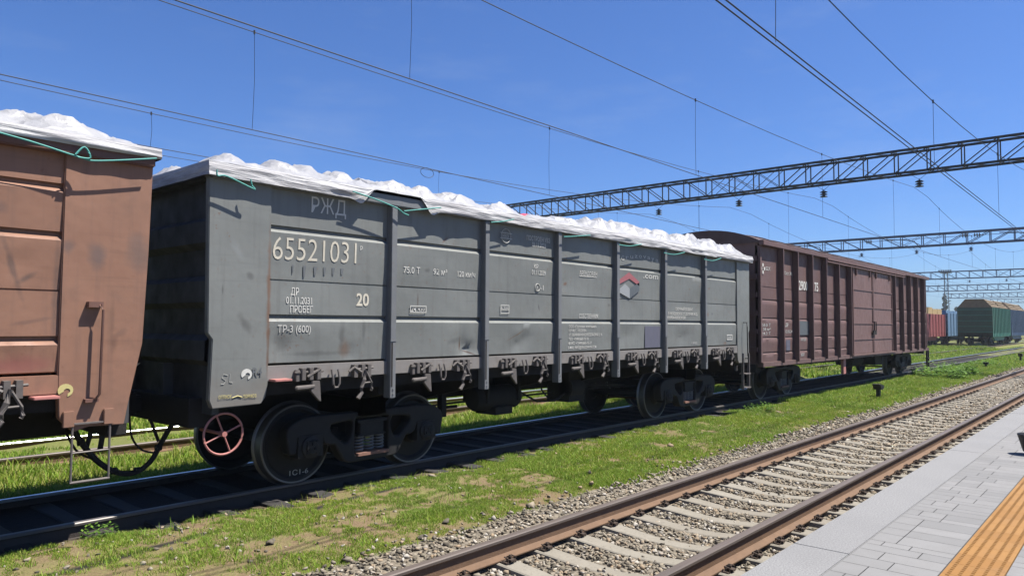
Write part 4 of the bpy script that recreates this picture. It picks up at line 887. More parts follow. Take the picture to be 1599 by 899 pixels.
# ------------------------------------------------------------------ white covers on the two gondolas
FC = {}
def facets(x, y, p):
    k = (round(x, 3), round(y, 3))
    if k not in FC:
        r = random.Random(int(x*1000)*31+int(y*1000)); n = r.choice([5, 6, 7]); a0 = r.uniform(0, 6.28)
        FC[k] = [(math.cos(a0+6.283*i/n+r.uniform(-.35, .35)), math.sin(a0+6.283*i/n), r.uniform(.75, 1.7)) for i in range(n)]
    return FC[k]
def cover(x0, x1, bumps, label, seed, gap, hang=.155, zr=3.60, amp=.66):
    g = thing('tarpaulin', label, 'tarpaulin', ((x0+x1)/2, 0, zr), 'white covers over the wagon loads')
    cx = (x0+x1)/2; ya = 1.598; dx = .035; nx = int((x1-x0)/dx)+1; ny = 80
    mb = MB()
    for i in range(nx):
        x = x0+(x1-x0)*i/(nx-1)
        for j in range(ny):
            y = -ya+2*ya*j/(ny-1); h = 0
            edge = min(1, (ya-abs(y))/.28, (x-x0)/.30, (x1-x)/.30); edge = max(0, edge); edge = edge*edge*(3-2*edge)
            wx = .05*noise.noise(Vector((x*2.1, y*2.1, seed))); wy = .05*noise.noise(Vector((x*2.1, y*2.1, seed+9)))
            for (bx_, by_, rx, ry, hh, p) in bumps:
                px_, py_ = x+wx-bx_, y+wy-by_
                if abs(px_) > rx*1.7 or abs(py_) > ry*1.7: continue
                flat_ = .42 if p > 1.9 else .10
                ti = .5*math.sin(bx_*7.3+by_*3)
                q = hh*(1+ti*max(-1, min(1, px_/rx))*.6+.25*math.cos(bx_*5)*py_/ry)
                for (nx_, ny_, sl) in facets(bx_, by_, p):
                    q = min(q, hh*1.12-hh*sl*max(0, (px_/rx*nx_+py_/ry*ny_)-flat_))
                if q > h: h = q if q-h > .03 else h+(q-h)*.6
            h = max(h, .13+.05*noise.noise(Vector((x*1.2, y*1.2, seed+4))))
            ws = .25*noise.noise(Vector((x*1.5, y*1.5, seed+11)))
            rid = (1-min(1, abs(noise.noise(Vector((x*1.9+y*1.1+ws, y*1.7-x*.6+ws, seed+3))))*4.5))**2.2; rid2 = (1-min(1, abs(noise.noise(Vector((x*4.2-y*2+ws, y*4+x*1.5, seed+5))))*4))**2
            rid3 = -(1-min(1, abs(noise.noise(Vector((x*1.5-y*1.6, y*1.2+x*.9+ws, seed+8))))*4))**1.5
            h = amp*h*(1+.10*noise.noise(Vector((x*2.0, y*2.0, seed))))+(.030*rid+.014*rid2+.05*rid3)
            mb.v.append((x-cx, y, max(0, h)*edge+.012*edge))
    for i in range(nx-1):
        for j in range(ny-1): mb.f.append((i*ny+j, (i+1)*ny+j, (i+1)*ny+j+1, i*ny+j+1)); mb.m.append(0)
    build(mb, 'cover_sheet', MT['tarp'], g, True)
    # folded edge hanging over the rim
    per = []; ds = .04
    for i in range(int((x1-x0)/ds)+1): per.append((x0+(x1-x0)*i/int((x1-x0)/ds), -ya, 0, -1))
    for i in range(1, int(2*ya/ds)): per.append((x1, -ya+i*ds, 1, 0))
    for i in range(int((x1-x0)/ds)+1): per.append((x1-(x1-x0)*i/int((x1-x0)/ds), ya, 0, 1))
    for i in range(1, int(2*ya/ds)): per.append((x0, ya-i*ds, -1, 0))
    fm = MB(); nt_ = 9; n = len(per)
    for (x, y, ox, oy) in per:
        ln = hang+.012*noise.noise(Vector((x*1.3, y*1.3, seed)))
        if gap and oy < 0:
            a, b = gap
            ln *= 1-.93*max(0, min(1, (x-a)/.16, (b-x)/.16))
            for q in (a-.05, b+.05):
                ln += .05*math.exp(-((x-q)/.08)**2)
        for k in range(nt_):
            t = k/(nt_-1); wv = .018*noise.noise(Vector((x*1.1+y*.6, t*2.2, seed+1)))+.011*noise.noise(Vector((x*4+y*4, t*3, seed+2)))
            out = .004+.016*math.sin(t*math.pi*.8)+wv*min(1, t*3)
            fm.v.append((x-cx+ox*out, y+oy*out, -ln*t))
    for i in range(n):
        for k in range(nt_-1): fm.f.append((i*nt_+k, ((i+1) % n)*nt_+k, ((i+1) % n)*nt_+k+1, i*nt_+k+1)); fm.m.append(0)
    build(fm, 'hanging_edge', MT['flap'], g, True)
    return g
rb = random.Random(4)
near = [(3.98, .42, .30, 1.6), (4.50, .36, .36, 1.0), (4.93, .50, .40, 1.2), (5.45, .55, .38, 1.5), (6.05, .45, .35, 2), (6.55, .45, .30, 2), (7.37, .62, .37, 2.2), (8.40, .55, .34, 2.2), (10.17, .62, .33, 1.7), (11.12, .62, .40, 2.2), (12.0, .60, .44, 2.3), (13.1, .65, .38, 2.2), (14.2, .6, .42, 2.4), (15.2, .62, .42, 2.3), (16.2, .58, .36, 2.4)]
bumps = [(x, -.92+rb.uniform(-.08, .08), rx, .62, h, p) for x, rx, h, p in near]
for row in (0.05, .95):
    x = 4.0
    while x < 16.4:
        if not (8.7 < x < 9.7): bumps.append((x, row+rb.uniform(-.1, .1), rb.uniform(.55, .75), rb.uniform(.55, .68), rb.uniform(.24, .36), rb.choice([1.3, 1.8, 2.2, 2.4])))
        x += rb.uniform(.8, 1.05)
cover(3.485, 16.925, bumps, 'lumpy white cover tied over the load of the grey wagon', 2.0, (5.42, 6.50))
bumps = [(1.55, -.85, .5, .6, .40, 2.2), (2.12, -.9, .55, .6, .40, 2), (2.55, -.95, .42, .55, .26, 2.1), (.9, -.9, .6, .6, .36, 2), (2.3, .1, .5, .5, .36, 2), (1.5, .2, .5, .5, .4, 2), (2.2, 1.0, .5, .5, .3, 2)]
x = 0.
while x > -10: bumps += [(x, q, .58, .55, rb.uniform(.28, .4), 2.1) for q in (-.9, .05, .95)]; x -= .95
cover(BX-HL-.045, 3.015, bumps, 'lumpy white cover over the load of the brown wagon', 14.0, None, .10, 3.615, .52)
# red sack showing in a dip of the cover
rs = MB(); ico = bmesh.new(); bmesh.ops.create_icosphere(ico, subdivisions=3, radius=1)
for v in ico.verts:
    d = v.co.copy(); k = 1+.12*noise.noise(d*1.7); v.co = Vector((d.x*.34*k, d.y*.3*k, d.z*.17*k))
me = bpy.data.meshes.new('red_sack'); ico.to_mesh(me); ico.free(); me.materials.append(simple('red_woven_sack', (.5, .05, .09), .7)); me.polygons.foreach_set('use_smooth', [True]*len(me.polygons))
tag(put('red_sack', me, None, (9.0, -1.12, 3.565)), 'red sack showing in a dip of the white cover on the grey wagon', 'sack')
# tie cords
def cord(pts, label):
    mb = MB().tube(smooth_pts(pts, 4), .009, 6)
    tag(build(mb, 'tie_cord', MT['rope'], None, True), label, 'cord', 'green tie cords of the covers')
Yc = -1.645
cord([(5.23, Yc, 3.515), (5.55, Yc, 3.47), (5.90, Yc, 3.40), (6.01, Yc, 3.35), (6.10, Yc, 3.33)], 'long green cord slanting from the cover gap to the first post of the grey wagon')
cord([(6.02, Yc-.005, 3.375), (6.3, Yc-.005, 3.43), (6.66, Yc-.005, 3.50)], 'green cord rising right from the first post of the grey wagon')
cord([(3.55, Yc, 3.50), (3.56, Yc, 3.44), (3.66, Yc, 3.45), (3.96, Yc, 3.36), (3.94, Yc, 3.39), (3.92, Yc, 3.46)], 'thin green cord knotted at the near corner of the grey wagon')
cord([(7.65, Yc, 3.41), (7.9, Yc, 3.45), (8.15, Yc, 3.51)], 'green cord at the second post of the grey wagon, by the round emblem')
cord([(9.38, Yc, 3.365), (9.6, Yc, 3.39), (10.12, Yc, 3.46)], 'green cord at the third post of the grey wagon')
cord([(11.0, Yc, 3.375), (11.35, Yc, 3.38), (11.78, Yc, 3.45)], 'green cord at the fourth post, above the lettering Gruzovaya')
cord([(12.6, Yc, 3.355), (13.0, Yc, 3.35), (13.45, Yc, 3.43)], 'green cord at the fifth post, just right of the arched lettering')
cord([(14.3, Yc, 3.35), (14.7, Yc, 3.345), (15.12, Yc, 3.43)], 'green cord at the last post of the grey wagon, nearest the boxcar')
cord([(.5, Yc, 3.60), (1.70, Yc, 3.50), (2.28, Yc, 3.405), (2.45, Yc, 3.40), (2.95, Yc, 3.51)], 'thick green cord along the top of the brown wagon')
cord([(2.25, Yc-.01, 3.42), (2.32, Yc-.01, 3.50), (2.37, Yc-.01, 3.41), (2.27, Yc-.01, 3.40)], 'small green knot loop on the cord of the brown wagon')

# ------------------------------------------------------------------ wagons on the far tracks
def timber_wagon(name, label, cx, yc, L, paintm, endm, loadm, zs, ztop, z0, chamf=.75, posts=9, group='far wagons on the yard tracks', flat=False):
    g = thing(name, label, 'freight wagon', (cx, yc, z0), group); h = L/2
    build(MB().box(-h, h, -1.55, 1.55, .95, 1.35), 'frame', paintm, g, bevel=.02)
    build(MB().prism([(-h+2.5, .95), (h-2.5, .95), (h-3.3, .55), (-h+3.3, .55)], -.9, -1.3, 'xz'), 'fish_belly_sill', paintm, g)
    for e in (-1, 1):
        mb = MB()
        mb.prism([(-1.6, .95), (1.6, .95), (1.6, zs), (-1.6, zs)], *sorted((e*h, e*(h-.12))), 'yz')
        for k in range(5):
            z = 1.4+k*(zs-1.7)/4; mb.box(*sorted((e*h, e*(h+.09))), -1.55, 1.55, z, z+.13)
        build(mb, 'end_wall', endm, g)
        for k in range(5):
            z = 1.4+k*(zs-1.7)/4; build(MB().box(*sorted((e*(h+.088), e*(h+.11))), -1.56, 1.56, z+.03, z+.10), 'end_rib', paintm, g)
        if not flat: build(MB().prism([(-1.58, zs+.002), (1.58, zs+.002), (1.58-chamf, ztop), (-1.58+chamf, ztop)], *sorted((e*(h-.01), e*(h-.2))), 'yz'), 'end_cap', MT['lumberdk'], g)
    pm = MB().box(-.12, .12, -.05, .05, 1.0, zs).mesh('stake', paintm)
    for k in range(posts):
        for s in (-1, 1): put('stake', pm, g, (-h+.25+(L-.5)*k/(posts-1), s*1.56, 0))
    ld = MB(); rnd = random.Random(int(cx*7+yc))
    if flat:
        z = zs-.3
        ld.box(-h+.3, h-.3, -1.42, 1.42, 1.36, z)
        for k in range(6):
            a = -h+.4+(L-.8)*k/6; ld.box(a, a+(L-.8)/6-.12, -1.38, 1.38, z, ztop-rnd.uniform(0, .2))
        build(MB().box(-h, h, -1.55, -1.47, 1.36, zs), 'side_wall', paintm, g); build(MB().box(-h, h, 1.47, 1.55, 1.36, zs), 'side_wall', paintm, g)
    else:
        z = 1.5; r = .13
        ld.box(-h+.3, h-.3, -1.3, 1.3, 1.36, zs-.2); 
        while z < ztop-.1:
            wy = 1.51 if z < zs else 1.51-chamf*(z-zs)/(ztop-zs)
            y = -wy+r
            while y < wy:
                if abs(abs(y)-wy) < .3 or z > zs-.4 or True and abs(y) > wy-.3:
                    for seg in range(2):
                        a = -h+.3+seg*(L-.6)/2; ld.tube([(a+rnd.uniform(.02, .2), y+rnd.uniform(-.03, .03), z), (a+(L-.6)/2-rnd.uniform(.02, .2), y+rnd.uniform(-.03, .03), z+rnd.uniform(-.04, .04))], r*rnd.uniform(.8, 1.05), 7)
                y += .25
            z += .22
    build(ld, 'timber_load', loadm, g, not flat)
    bogie(g, -h+2.3); bogie(g, h-2.3)
    return g
timber_wagon('timber_wagon', 'green timber wagon with stakes and a tall slanted load of logs', 96.6, 5.25, 12.8, MT['greenw'], MT['greend'], MT['lumberdk2'], 4.05, 4.95, -.05, posts=13)
timber_wagon('timber_wagon', 'blue timber wagon with logs coupled behind the green one at the right edge', 110.6, 5.25, 13.2, MT['bluew'], MT['bluew'], MT['lumberdk2'], 4.05, 4.95, -.05, posts=13)
timber_wagon('lumber_wagon', 'red open wagon with stacked yellow sawn timber on a far track', 83.5, 9.65, 14.2, MT['redw'], MT['redw'], MT['lumber'], 3.3, 4.0, -.05, posts=11, flat=True)
timber_wagon('lumber_wagon', 'light blue wagon standing behind the red lumber wagon', 98.6, 9.65, 13.4, MT['skyblue'], MT['skyblue'], MT['skyblue'], 3.5, 3.9, -.05, posts=9, flat=True)

# ------------------------------------------------------------------ overhead gantries and wires
def gantry(X, zb, zt, ya, yb, label, m, ins, th=.055, wd=.8, bay=1.5, tri=True):
    g = thing('gantry', label, 'gantry', (X, 0, 0), 'lattice gantries over the yard tracks')
    for dx in (-wd/2, wd/2):
        for nm, z in (('top_chord', zt), ('bottom_chord', zb)):
            build(MB().box(dx-th, dx+th, yb, ya, z-th, z+th), nm, m, g)
    br = MB(); y = ya; k = 0; ym = (ya+yb)/2
    while y > yb+.2:
        y2 = max(yb, y-bay)
        for dx in (-wd/2, wd/2):
            br.bar((dx, y, zb), (dx, y, zt), th)
            if abs(y-10) < 3: br.bar((dx, y, zt), (dx, y2, zb), th*.55); br.bar((dx, y, zb), (dx, y2, zt), th*.5)
            elif y > 10: br.bar((dx, y, zt), (dx, y2, zb), th*.85)
            else: br.bar((dx, y, zb), (dx, y2, zt), th*.85)
        for z in (zb, zt):
            br.bar((-wd/2, y, z), (wd/2, y, z), th*.6); br.bar((-wd/2, y, z), (wd/2, y2, z), th*.45)
        y = y2; k += 1
    build(br, 'lattice_bracing', m, g)
    for y in (ya-.3, yb+.3):
        build(MB().prism([(y-.25, -.3), (y+.25, -.3), (y+.18, zt), (y-.18, zt)], -.25, .25, 'yz'), 'mast', MT['concretepost'], g, bevel=.03)
    im = MB(); im.tube([(0, 0, -.62), (0, 0, -.25)], .02, 6)
    for q in (-.36, -.47, -.58): im.lathe([(-.045, .03), (-.02, .135), (.0, .125), (.05, .05)], (0, 0, q), 14, axis='z')
    im.bar((0, -.28, .0), (0, 0, -.28), .012); im.bar((0, .28, .0), (0, 0, -.28), .012)
    ime = im.mesh('insulator', m, True)
    for y in ins: put('insulator', ime, g, (0, y, zb-.05), (0, 0, 0), (1.5, 1.5, 1.15))
    return g
TY = [-5.01, -.05, 4.68, 9.58, 15.0]
GS = [(41.5, 9.82, 10.98), (85.5, 10.34, 11.52), (149, 10.5, 11.75), (196, 10.3, 11.6), (245, 10.3, 11.6), (300, 10.3, 11.6)]
gl = ['nearest dark lattice gantry crossing the sky above the wagons', 'second lattice gantry, crossing just above the far end of the boxcar', 'third lattice gantry crossing just above the green timber wagon', 'fourth lattice gantry, small, under the third one', 'fifth lattice gantry, faint behind the lamp tower', 'farthest and faintest lattice gantry on the horizon']
for (X, zb, zt), l, k in zip(GS, gl, range(6)):
    gantry(X, zb, zt, 37, -17, l, MT['gantry'] if k == 0 else MT['gantryhaze'], TY if k < 3 else [], .055 if k == 0 else .075, bay=1.5 if k == 0 else 2.0)
# fixing wire under the nearest gantry with its arms
fx = thing('cross_span_wire', 'thin cross wire with insulators slung below the nearest gantry', 'wire', (41.5, 0, 6.42))
build(MB().tube([(0, 36.5, .1), (0, 15, .03), (0, 0, 0), (0, -16.5, -.08)], .012, 5), 'wire', MT['wire'], fx)
for y in (-2.0, -2.5, 2.4):
    mb = MB()
    for q in (-.1, 0, .1): mb.lathe([(-.03, .04), (0, .11), (.03, .04)], (0, 0, 0), 12) if False else mb.lathe([(q-.03, .04), (q, .12), (q+.03, .04)], (0, 0, 0), 12)
    build(mb, 'insulator', MT['gantry'], fx, True, loc=(0, y, 0))
for y in TY[:4]:
    build(MB().tube([(0, y+1.6, .05), (0, y+.9, .0), (0, y+.3, -.12), (0, y, -.52)], .022, 6), 'steady_arm', MT['gantry'], fx, True)
def catenary(y, zc, zfun, x_d, label, r=.0095, double=False, rm=.0095):
    g = thing('overhead_line', label, 'overhead wires', (0, y, 0), 'overhead lines above the tracks')
    xs = [x for x in np.arange(-19.5, 301, 3.0)]
    for dy in ((-.045, .045) if double else (0,)):
        build(MB().tube([(x, dy, zc(x)) for x in xs], r, 5), 'contact_wire', MT['wire'], g)
    build(MB().tube([(x, 0, zfun(x)) for x in xs], rm, 5), 'messenger_wire', MT['wire'], g)
    k = 0
    while x_d+9.7*k < 150:
        x = x_d+9.7*k; k += 1
        if min(abs(x-q[0]) for q in GS) < 2: continue
        b = .03*math.sin(k*2.1)
        build(MB().tube([(x, 0, zfun(x)), (x+b, 0, (zfun(x)+zc(x))/2), (x, 0, zc(x))], .005, 4).lathe([(-.04, .02), (.04, .02)], (x, 0, zfun(x)), 6, axis='z'), 'dropper', MT['wire'], g)
    return g
def mess(zmin, x0, k, zend):
    gx = [q[0] for q in GS]
    def f(x):
        if x <= 41.5: return min(zmin+k*(x-x0)**2, zend+.3) if x > x0 else zmin+k*.6*(x-x0)**2
        for a, b in zip(GS[:-1], GS[1:]):
            if a[0] <= x <= b[0]:
                t = (x-a[0])/(b[0]-a[0]); za, zb_ = a[1]-.75, b[1]-.75
                return za+(zb_-za)*t-4*1.5*t*(1-t)
        return 9.5
    return f
flat = lambda z: (lambda x: z if x < 41 else z+.004*min(x-41, 100))
catenary(-5.01, lambda x: 5.86-.006*max(x, 0) if x < 42 else 5.61+.006*(x-42), mess(7.16, 12, .0021, 9.1), 9.7, 'overhead wires above the front track, thick and nearest to the platform', .0105, True, .010)
catenary(0, flat(5.83), mess(7.66, 6, .00106, 9.1), 7.5, 'overhead wires above the parked freight wagons')
catenary(4.83, flat(5.85), mess(7.85, 11, .0012, 9.1), 7.5, 'overhead wires above the track behind the wagons')
ol_ = [o for o in bpy.data.objects if o.get('label') == 'overhead wires above the track behind the wagons'][0]
build(MB().tube([(12.25+.22*math.cos(k*math.pi/9), 0, 5.74+.12*math.sin(k*math.pi/9)) for k in range(18)], .007, 5, closed=True), 'wire_loop', MT['wire'], ol_)
catenary(9.7, flat(6.27), mess(7.10, 9, .0018, 9.1), 7.5, 'overhead wires above the second track behind the wagons')
catenary(15.0, flat(6.1), mess(7.3, 9, .0017, 9.1), 7.5, 'overhead wires above the farthest track behind the wagons')

# ------------------------------------------------------------------ light tower, tree, small yard things
t = thing('light_tower', 'tall lattice lamp tower far away behind the gantries', 'light tower', (200, 27.95, -.2))
mb = MB()
for sx in (-1, 1):
    for sy in (-1, 1): mb.bar((sx*.55, sy*.55, 0), (sx*.32, sy*.32, 15.2), .09)
for k in range(14):
    a, b = 15.2*k/14, 15.2*(k+1)/14; wa, wb = .55-.23*k/14, .55-.23*(k+1)/14
    for s_ in (-1, 1):
        mb.bar((s_*wa, -wa, a), (s_*wb, wb, b), .045); mb.bar((-wa, s_*wa, a), (wb, s_*wb, b), .045)
build(mb, 'lattice_mast', MT['towerhaze'], t)
build(MB().lathe([(0, 1.25), (.12, 1.3)], (0, 0, 15.0), 20, axis='z'), 'lamp_platform', MT['towerhaze'], t)
for k in range(6):
    y = -1.2+.48*k; build(MB().prism([(-1.1, 15.25), (-1.35, 15.4), (-1.25, 15.7), (-.95, 15.6)], y-.16, y+.16), 'floodlight', MT['towerhaze'], t)
build(MB().lathe([(0, .95), (.1, 1.0)], (0, 0, 8.3), 16, axis='z'), 'service_platform', MT['towerhaze'], t)
def leafcloud(centres, n, size, rnd):
    v = []; f = []
    c = np.array(centres); w = c[:, 3]**2; idx = rnd.choice(len(c), n, p=w/w.sum())
    d = rnd.normal(size=(n, 3)); d /= np.linalg.norm(d, axis=1)[:, None]; rad = rnd.uniform(.45, 1, n)**.6
    p = c[idx, :3]+d*rad[:, None]*c[idx, 3:4]
    a = rnd.normal(size=(n, 3)); a /= np.linalg.norm(a, axis=1)[:, None]; b = np.cross(a, rnd.normal(size=(n, 3))); b /= np.linalg.norm(b, axis=1)[:, None]
    s = size*rnd.uniform(.6, 1.3, n)[:, None]
    V = np.stack([p-a*s, p+b*s*.6, p+a*s, p-b*s*.6], 1).reshape(-1, 3)
    return V, np.arange(n*4).reshape(-1, 4)
def tree(x, y, h, w, label, seed):
    g = thing('tree', label, 'tree', (x, y, -.2), 'trees beyond the yard'); rnd = np.random.default_rng(seed)
    tm = MB().tube([(0, 0, 0), (.05*h*.1, 0, h*.3), (0, .1, h*.75)], [.05*h*.6, .035*h*.6, .01*h], 8)
    for k in range(6):
        a = k*1.1; z = h*(.3+.08*k); tm.tube([(0, 0, z), (w*.5*math.cos(a), w*.5*math.sin(a), z+h*.15)], [.018*h*.5, .006*h*.5], 6)
    build(tm, 'trunk', MT['bark'], g, True)
    cs = []
    for q in range(26):
        z = q/25; rr_ = w*.5*(1-.75*z**1.6); a = rnd.uniform(0, 6.28); d = rr_*.55*math.sqrt(rnd.random()); cs.append((d*math.cos(a), d*math.sin(a), h*(.14+.80*z), max(.22*w*(1-.6*z), .3)))
    V, F = leafcloud(cs, 5000, h*.022, rnd); put('crown', nmesh('crown', V, F, MT['leaf']), g)
tree(238, 35.5, 11.5, 3.6, 'dark narrow tree beside the lamp tower, beyond the red wagon', 1)
tree(260, 36.5, 8.5, 5, 'low dark tree behind the light blue wagon', 2)
tree(300, 30, 7.5, 6, 'rounded far tree behind the green timber wagon', 3)
def marker(x, y, h, label):
    z = float(hgt(x, y)); g = thing('track_marker', label, 'track marker', (x, y, z-.02), 'black track markers in the grass')
    build(MB().prism([(-.05, 0), (.05, 0), (.07, h*.62), (-.07, h*.62)], -.05, .05), 'stem', MT['black'], g, bevel=.01)
    build(MB().prism([(-.11, h*.62), (.11, h*.60), (.21, h*.80), (.19, h*.86), (-.17, h), (-.21, h*.95)], -.11, .11), 'head', MT['black'], g, bevel=.015)
marker(23.1, -2.72, .46, 'black T-shaped track marker in the grass in front of the boxcar')
marker(44.4, -2.3, .30, 'low black track marker half sunk in the grass beyond the leafy weeds')
marker(54, -2.7, .55, 'black track marker at the right edge, farthest down the grass strip')
pt = MB().lathe([(0, .105), (.02, .115), (.2, .165), (.235, .175), (.245, .165), (.20, .14), (.06, .1)], (0, 0, 0), 20, axis='z')
pt.lathe([(-.03, .05), (0, .09)], (0, 0, .0), 14, axis='z')
tag(build(pt, 'tub', MT['black'], None, True, loc=(12.33, -7.475, .235)), 'black tapered tub standing on the platform at the right edge', 'tub')

# ------------------------------------------------------------------ ballast stones, grass, weeds
def ico_t():
    b = bmesh.new(); bmesh.ops.create_icosphere(b, subdivisions=1, radius=1); v = np.array([x.co[:] for x in b.verts]); f = np.array([[q.index for q in x.verts] for x in b.faces]); b.free(); return v, f
IV, IF = ico_t()
def stones(n, pos, size, name, label):
    T_ = [(IV+.30*RNG.normal(size=IV.shape))*RNG.uniform(.55, 1.3, (1, 3)) for _ in range(24)]; T_ = np.array(T_)
    k = RNG.integers(0, 24, n); q = RNG.normal(size=(n, 4)); q /= np.linalg.norm(q, axis=1)[:, None]; a, b, c, d = q.T
    Rm = np.stack([1-2*(c*c+d*d), 2*(b*c-a*d), 2*(b*d+a*c), 2*(b*c+a*d), 1-2*(b*b+d*d), 2*(c*d-a*b), 2*(b*d-a*c), 2*(c*d+a*b), 1-2*(b*b+c*c)], -1).reshape(n, 3, 3)
    V = np.einsum('nij,nkj->nki', Rm, T_[k])*size[:, None, None]; V[:, :, 2] *= .75; V += pos[:, None, :]
    F = (IF[None]+(np.arange(n)*len(IV))[:, None, None]).reshape(-1, 3)
    o = put(name, nmesh(name, V.reshape(-1, 3), F, MT['stone'])); o['kind'] = 'stuff'; tag(o, label, 'ballast')
def bedz(y): return np.interp(y, [p[0] for p in prof_b], [p[1] for p in prof_b])
prof_b = [(-6.50, -.24), (-6.3, -.235), (-5.5, -.245), (-4.5, -.245), (-3.95, -.225), (-3.55, -.17), (-3.2, -.15), (-2.5, -.11)]
n1 = 44000; xx = 1.8+16*RNG.random(n1)**1.35; yy = RNG.uniform(-6.5, -3.05, n1)
n2 = 20000; x2 = 14+46*RNG.random(n2)**1.2; y2 = RNG.uniform(-6.5, -3.3, n2)
xx = np.concatenate([xx, x2]); yy = np.concatenate([yy, y2]); sz = np.concatenate([RNG.uniform(.011, .027, n1), RNG.uniform(.02, .04, n2)])
keep = (RNG.random(len(xx)) < np.clip(( -3.25-yy)/.55+.05, .02, 1))
xx, yy, sz = xx[keep], yy[keep], sz[keep]; n = len(xx)
on_rail = (np.abs(np.abs(yy-FY)-.795) < .085); sz = np.where(on_rail, sz*.6, sz)
zz = np.maximum(bedz(yy), hgt(xx, yy))+sz*.25+RNG.uniform(-.012, .012, n); zz = np.where(on_rail, -.19, zz)
phase = ((xx-2.2) % .56); onsl = (np.minimum(phase, .56-phase) < .12) & (np.abs(yy-FY) < 1.3); kp = ~(onsl & (RNG.random(n) < .93)) & ~on_rail
xx, yy, zz, sz = xx[kp], yy[kp], zz[kp], sz[kp]
# loose shoulder stones and pale rocks thrown into the grass and along the wagons' rails
n3 = 700; x3 = 1.5+25*RNG.random(n3)**1.5; y3 = RNG.uniform(-3.4, -1.0, n3); s3 = RNG.uniform(.010, .026, n3)*np.where(RNG.random(n3) < .05, 2.0, 1); z3 = hgt(x3, y3)+s3*.3
n4 = 2200; x4 = RNG.uniform(1.5, 34, n4); y4 = np.where(RNG.random(n4) < .5, -1, 1)*RNG.uniform(.85, 1.25, n4)*1.0; s4 = RNG.uniform(.012, .03, n4); z4 = hgt(x4, y4)+s4*.2
stones(len(xx)+n3, np.stack([np.concatenate([xx, x3]), np.concatenate([yy, y3]), np.concatenate([zz, z3])], -1), np.concatenate([sz, s3]), 'ballast_stones', 'grey and tan ballast stones heaped between the sleepers of the front track')
def vnoise(x, y, s, seed):
    return np.array([noise.noise(Vector((a*s, b*s, seed))) for a, b in zip(x, y)])
def blades(x, y, h, wd, zoff=0):
    n = len(x); z = hgt(x, y)-.01+zoff; a = RNG.uniform(0, 2*math.pi, n); ln = RNG.uniform(.15, .9, n)*h; b = RNG.uniform(0, 2*math.pi, n)
    dx, dy = np.cos(a)*wd, np.sin(a)*wd; tx, ty = np.cos(b)*ln, np.sin(b)*ln
    p0 = np.stack([x-dx, y-dy, z], -1); p1 = np.stack([x+dx, y+dy, z], -1); m0 = np.stack([x+dx*.7+tx*.35, y+dy*.7+ty*.35, z+h*.6], -1); m1 = np.stack([x-dx*.7+tx*.35, y-dy*.7+ty*.35, z+h*.6], -1); tp = np.stack([x+tx, y+ty, z+h], -1)
    V = np.stack([p0, p1, m0, m1, tp], 1).reshape(-1, 3); i = np.arange(n)*5
    F = np.concatenate([np.stack([i, i+1, i+2], -1), np.stack([i, i+2, i+3], -1), np.stack([i+3, i+2, i+4], -1)]); return V, F
GP = []
def patch(n, x0, x1, y0, y1, h0, h1, wd, thr, sx=1.0, sc=.9, yfade=None):
    x = x0+(x1-x0)*RNG.random(n)**sx; y = RNG.uniform(y0, y1, n)
    d = vnoise(x, y, sc, 3.3)*.6+vnoise(x, y, sc*4, 8.1)*.5
    e = np.minimum(1, np.minimum((y-y0)/.3, (y1-y)/.3))
    k = d+.25*e-.25 > thr+RNG.uniform(-.12, .12, n); x, y, d = x[k], y[k], d[k]
    h = RNG.uniform(h0, h1, len(x))*(1+.9*np.clip(d-thr, 0, .8)); GP.append((x, y, h, np.full(len(x), wd)*RNG.uniform(.6, 1.3, len(x))))
patch(330000, 1.0, 9.5, -3.75, -1.05, .012, .038, .0032, -.07, .9, 1.9)
patch(190000, 8, 22, -3.65, -.98, .018, .05, .005, -.22, 1.1, 1.7)
patch(16000, 1.0, 22, -3.4, -1.1, .045, .10, .004, .10, 1.0, 2.4)
patch(110000, 20, 48, -3.5, -.98, .03, .08, .011, -.45, 1.2, 1.2)
patch(90000, -.5, 26, 1.0, 3.75, .05, .13, .008, -.5, 1.0)
patch(30000, -.5, 22, 4.2, 5.3, .03, .08, .008, -.15, 1.0)
patch(40000, -.5, 30, 5.7, 9.0, .06, .14, .012, -.5, 1.0)
patch(60000, 34, 90, 1.0, 14, .06, .16, .03, -.5, 1.1, .5)
patch(25000, 46, 120, -3.5, -.9, .05, .12, .028, -.5, 1.1, .5)
X = np.concatenate([g[0] for g in GP]); Y = np.concatenate([g[1] for g in GP]); H = np.concatenate([g[2] for g in GP]); W = np.concatenate([g[3] for g in GP])
V, F = blades(X, Y, H, W); o = put('grass', nmesh('grass', V, F, MT['grass'])); o['kind'] = 'stuff'; tag(o, 'short green grass growing between and beside the tracks', 'grass')
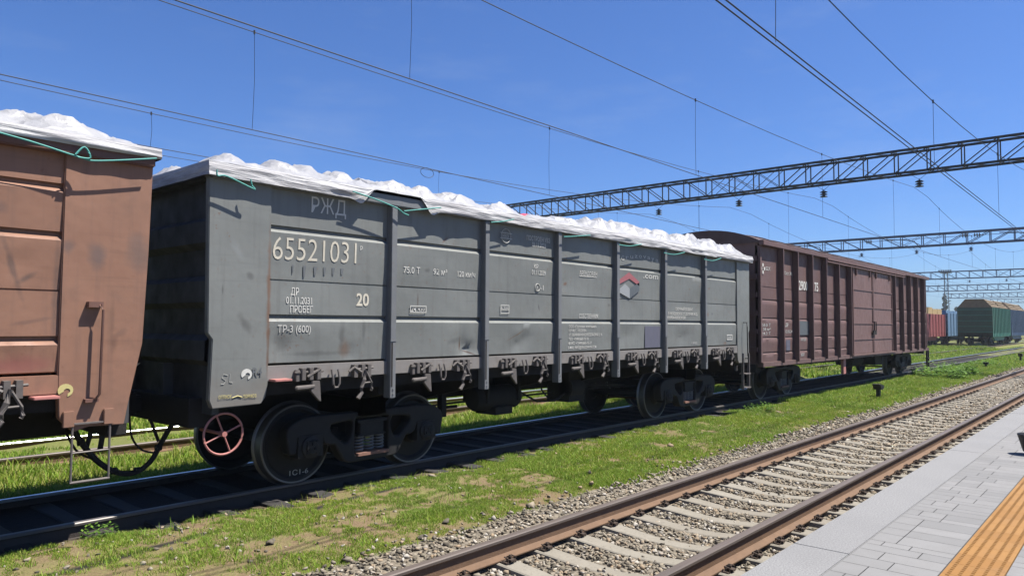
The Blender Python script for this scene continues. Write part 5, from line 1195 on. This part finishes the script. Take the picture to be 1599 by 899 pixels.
def weed(x, y, h, w, n, label, seed):
    rnd = np.random.default_rng(seed); z = float(hgt(x, y)); V = []; F = []
    for k in range(n):
        a = rnd.uniform(0, 6.28); r = w*math.sqrt(rnd.random()); hh = h*rnd.uniform(.5, 1)*(1-.5*r/w); bx_, by_ = r*math.cos(a), r*math.sin(a)
        for q in range(5):
            t = (q+1)/5; b = rnd.uniform(0, 6.28); l = h*.22; c = np.array([bx_, by_, hh*t]); d = np.array([math.cos(b)*l, math.sin(b)*l, l*.35]); s = np.array([-math.sin(b), math.cos(b), 0])*l*.28
            i = len(V); V += [c, c+d*.5+s, c+d, c+d*.5-s]; F.append((i, i+1, i+2, i+3))
    tag(put('weed_plant', nmesh('weed_plant', np.array(V), np.array(F), MT['weed']), None, (x, y, z)), label, 'plant', 'leafy weeds in the grass')
weed(34.5, -2.1, .75, 1.1, 130, 'tall leafy weed clump in front of the end of the boxcar', 1)
weed(37.0, -2.3, .65, .85, 130, 'leafy weed clump just right of the tallest one', 2)
weed(46.5, -2.0, .50, 1.0, 80, 'farther leafy weed clump beside the low track marker', 3)
weed(17.3, -1.55, .30, .35, 40, 'small leafy weed by the rail under the gap before the boxcar', 4)
weed(2.75, -1.08, .20, .15, 22, 'small grass tuft at the lit bit of rail below the brown wagon', 5)

hzm = bpy.data.materials.new('haze_air'); hzm.use_nodes = True; ht = hzm.node_tree; ht.nodes.clear()
ho = ht.nodes.new('ShaderNodeOutputMaterial'); hp = ht.nodes.new('ShaderNodeVolumePrincipled'); hp.inputs['Color'].default_value = (.85, .92, 1, 1); hp.inputs['Density'].default_value = .00035; hp.inputs['Anisotropy'].default_value = .2
ht.links.new(hp.outputs[0], ho.inputs['Volume'])
o = build(MB().box(-60, 420, -60, 140, -3, 19), 'haze', hzm); o['kind'] = 'stuff'; tag(o, 'thin bluish daylight haze over the far end of the yard', 'haze')

# the picture is exposed for the shaded wagon sides: keep every painted, stone and plant colour on the dark side of its real range
for m in bpy.data.materials:
    if not m.use_nodes or m.name in ('polished_rail_head', 'dull_rail_head'): continue
    t = m.node_tree; b = t.nodes.get('Principled BSDF')
    if not b or not b.inputs['Base Color'].links: continue
    src = b.inputs['Base Color'].links[0].from_socket
    dst = [l.to_socket for l in src.links if l.to_node.type in ('BSDF_PRINCIPLED', 'BSDF_TRANSLUCENT')]
    c = mix(t, 1.0, src, (.74, .74, .74, 1), 'MULTIPLY')
    for d in dst: t.links.new(c, d)
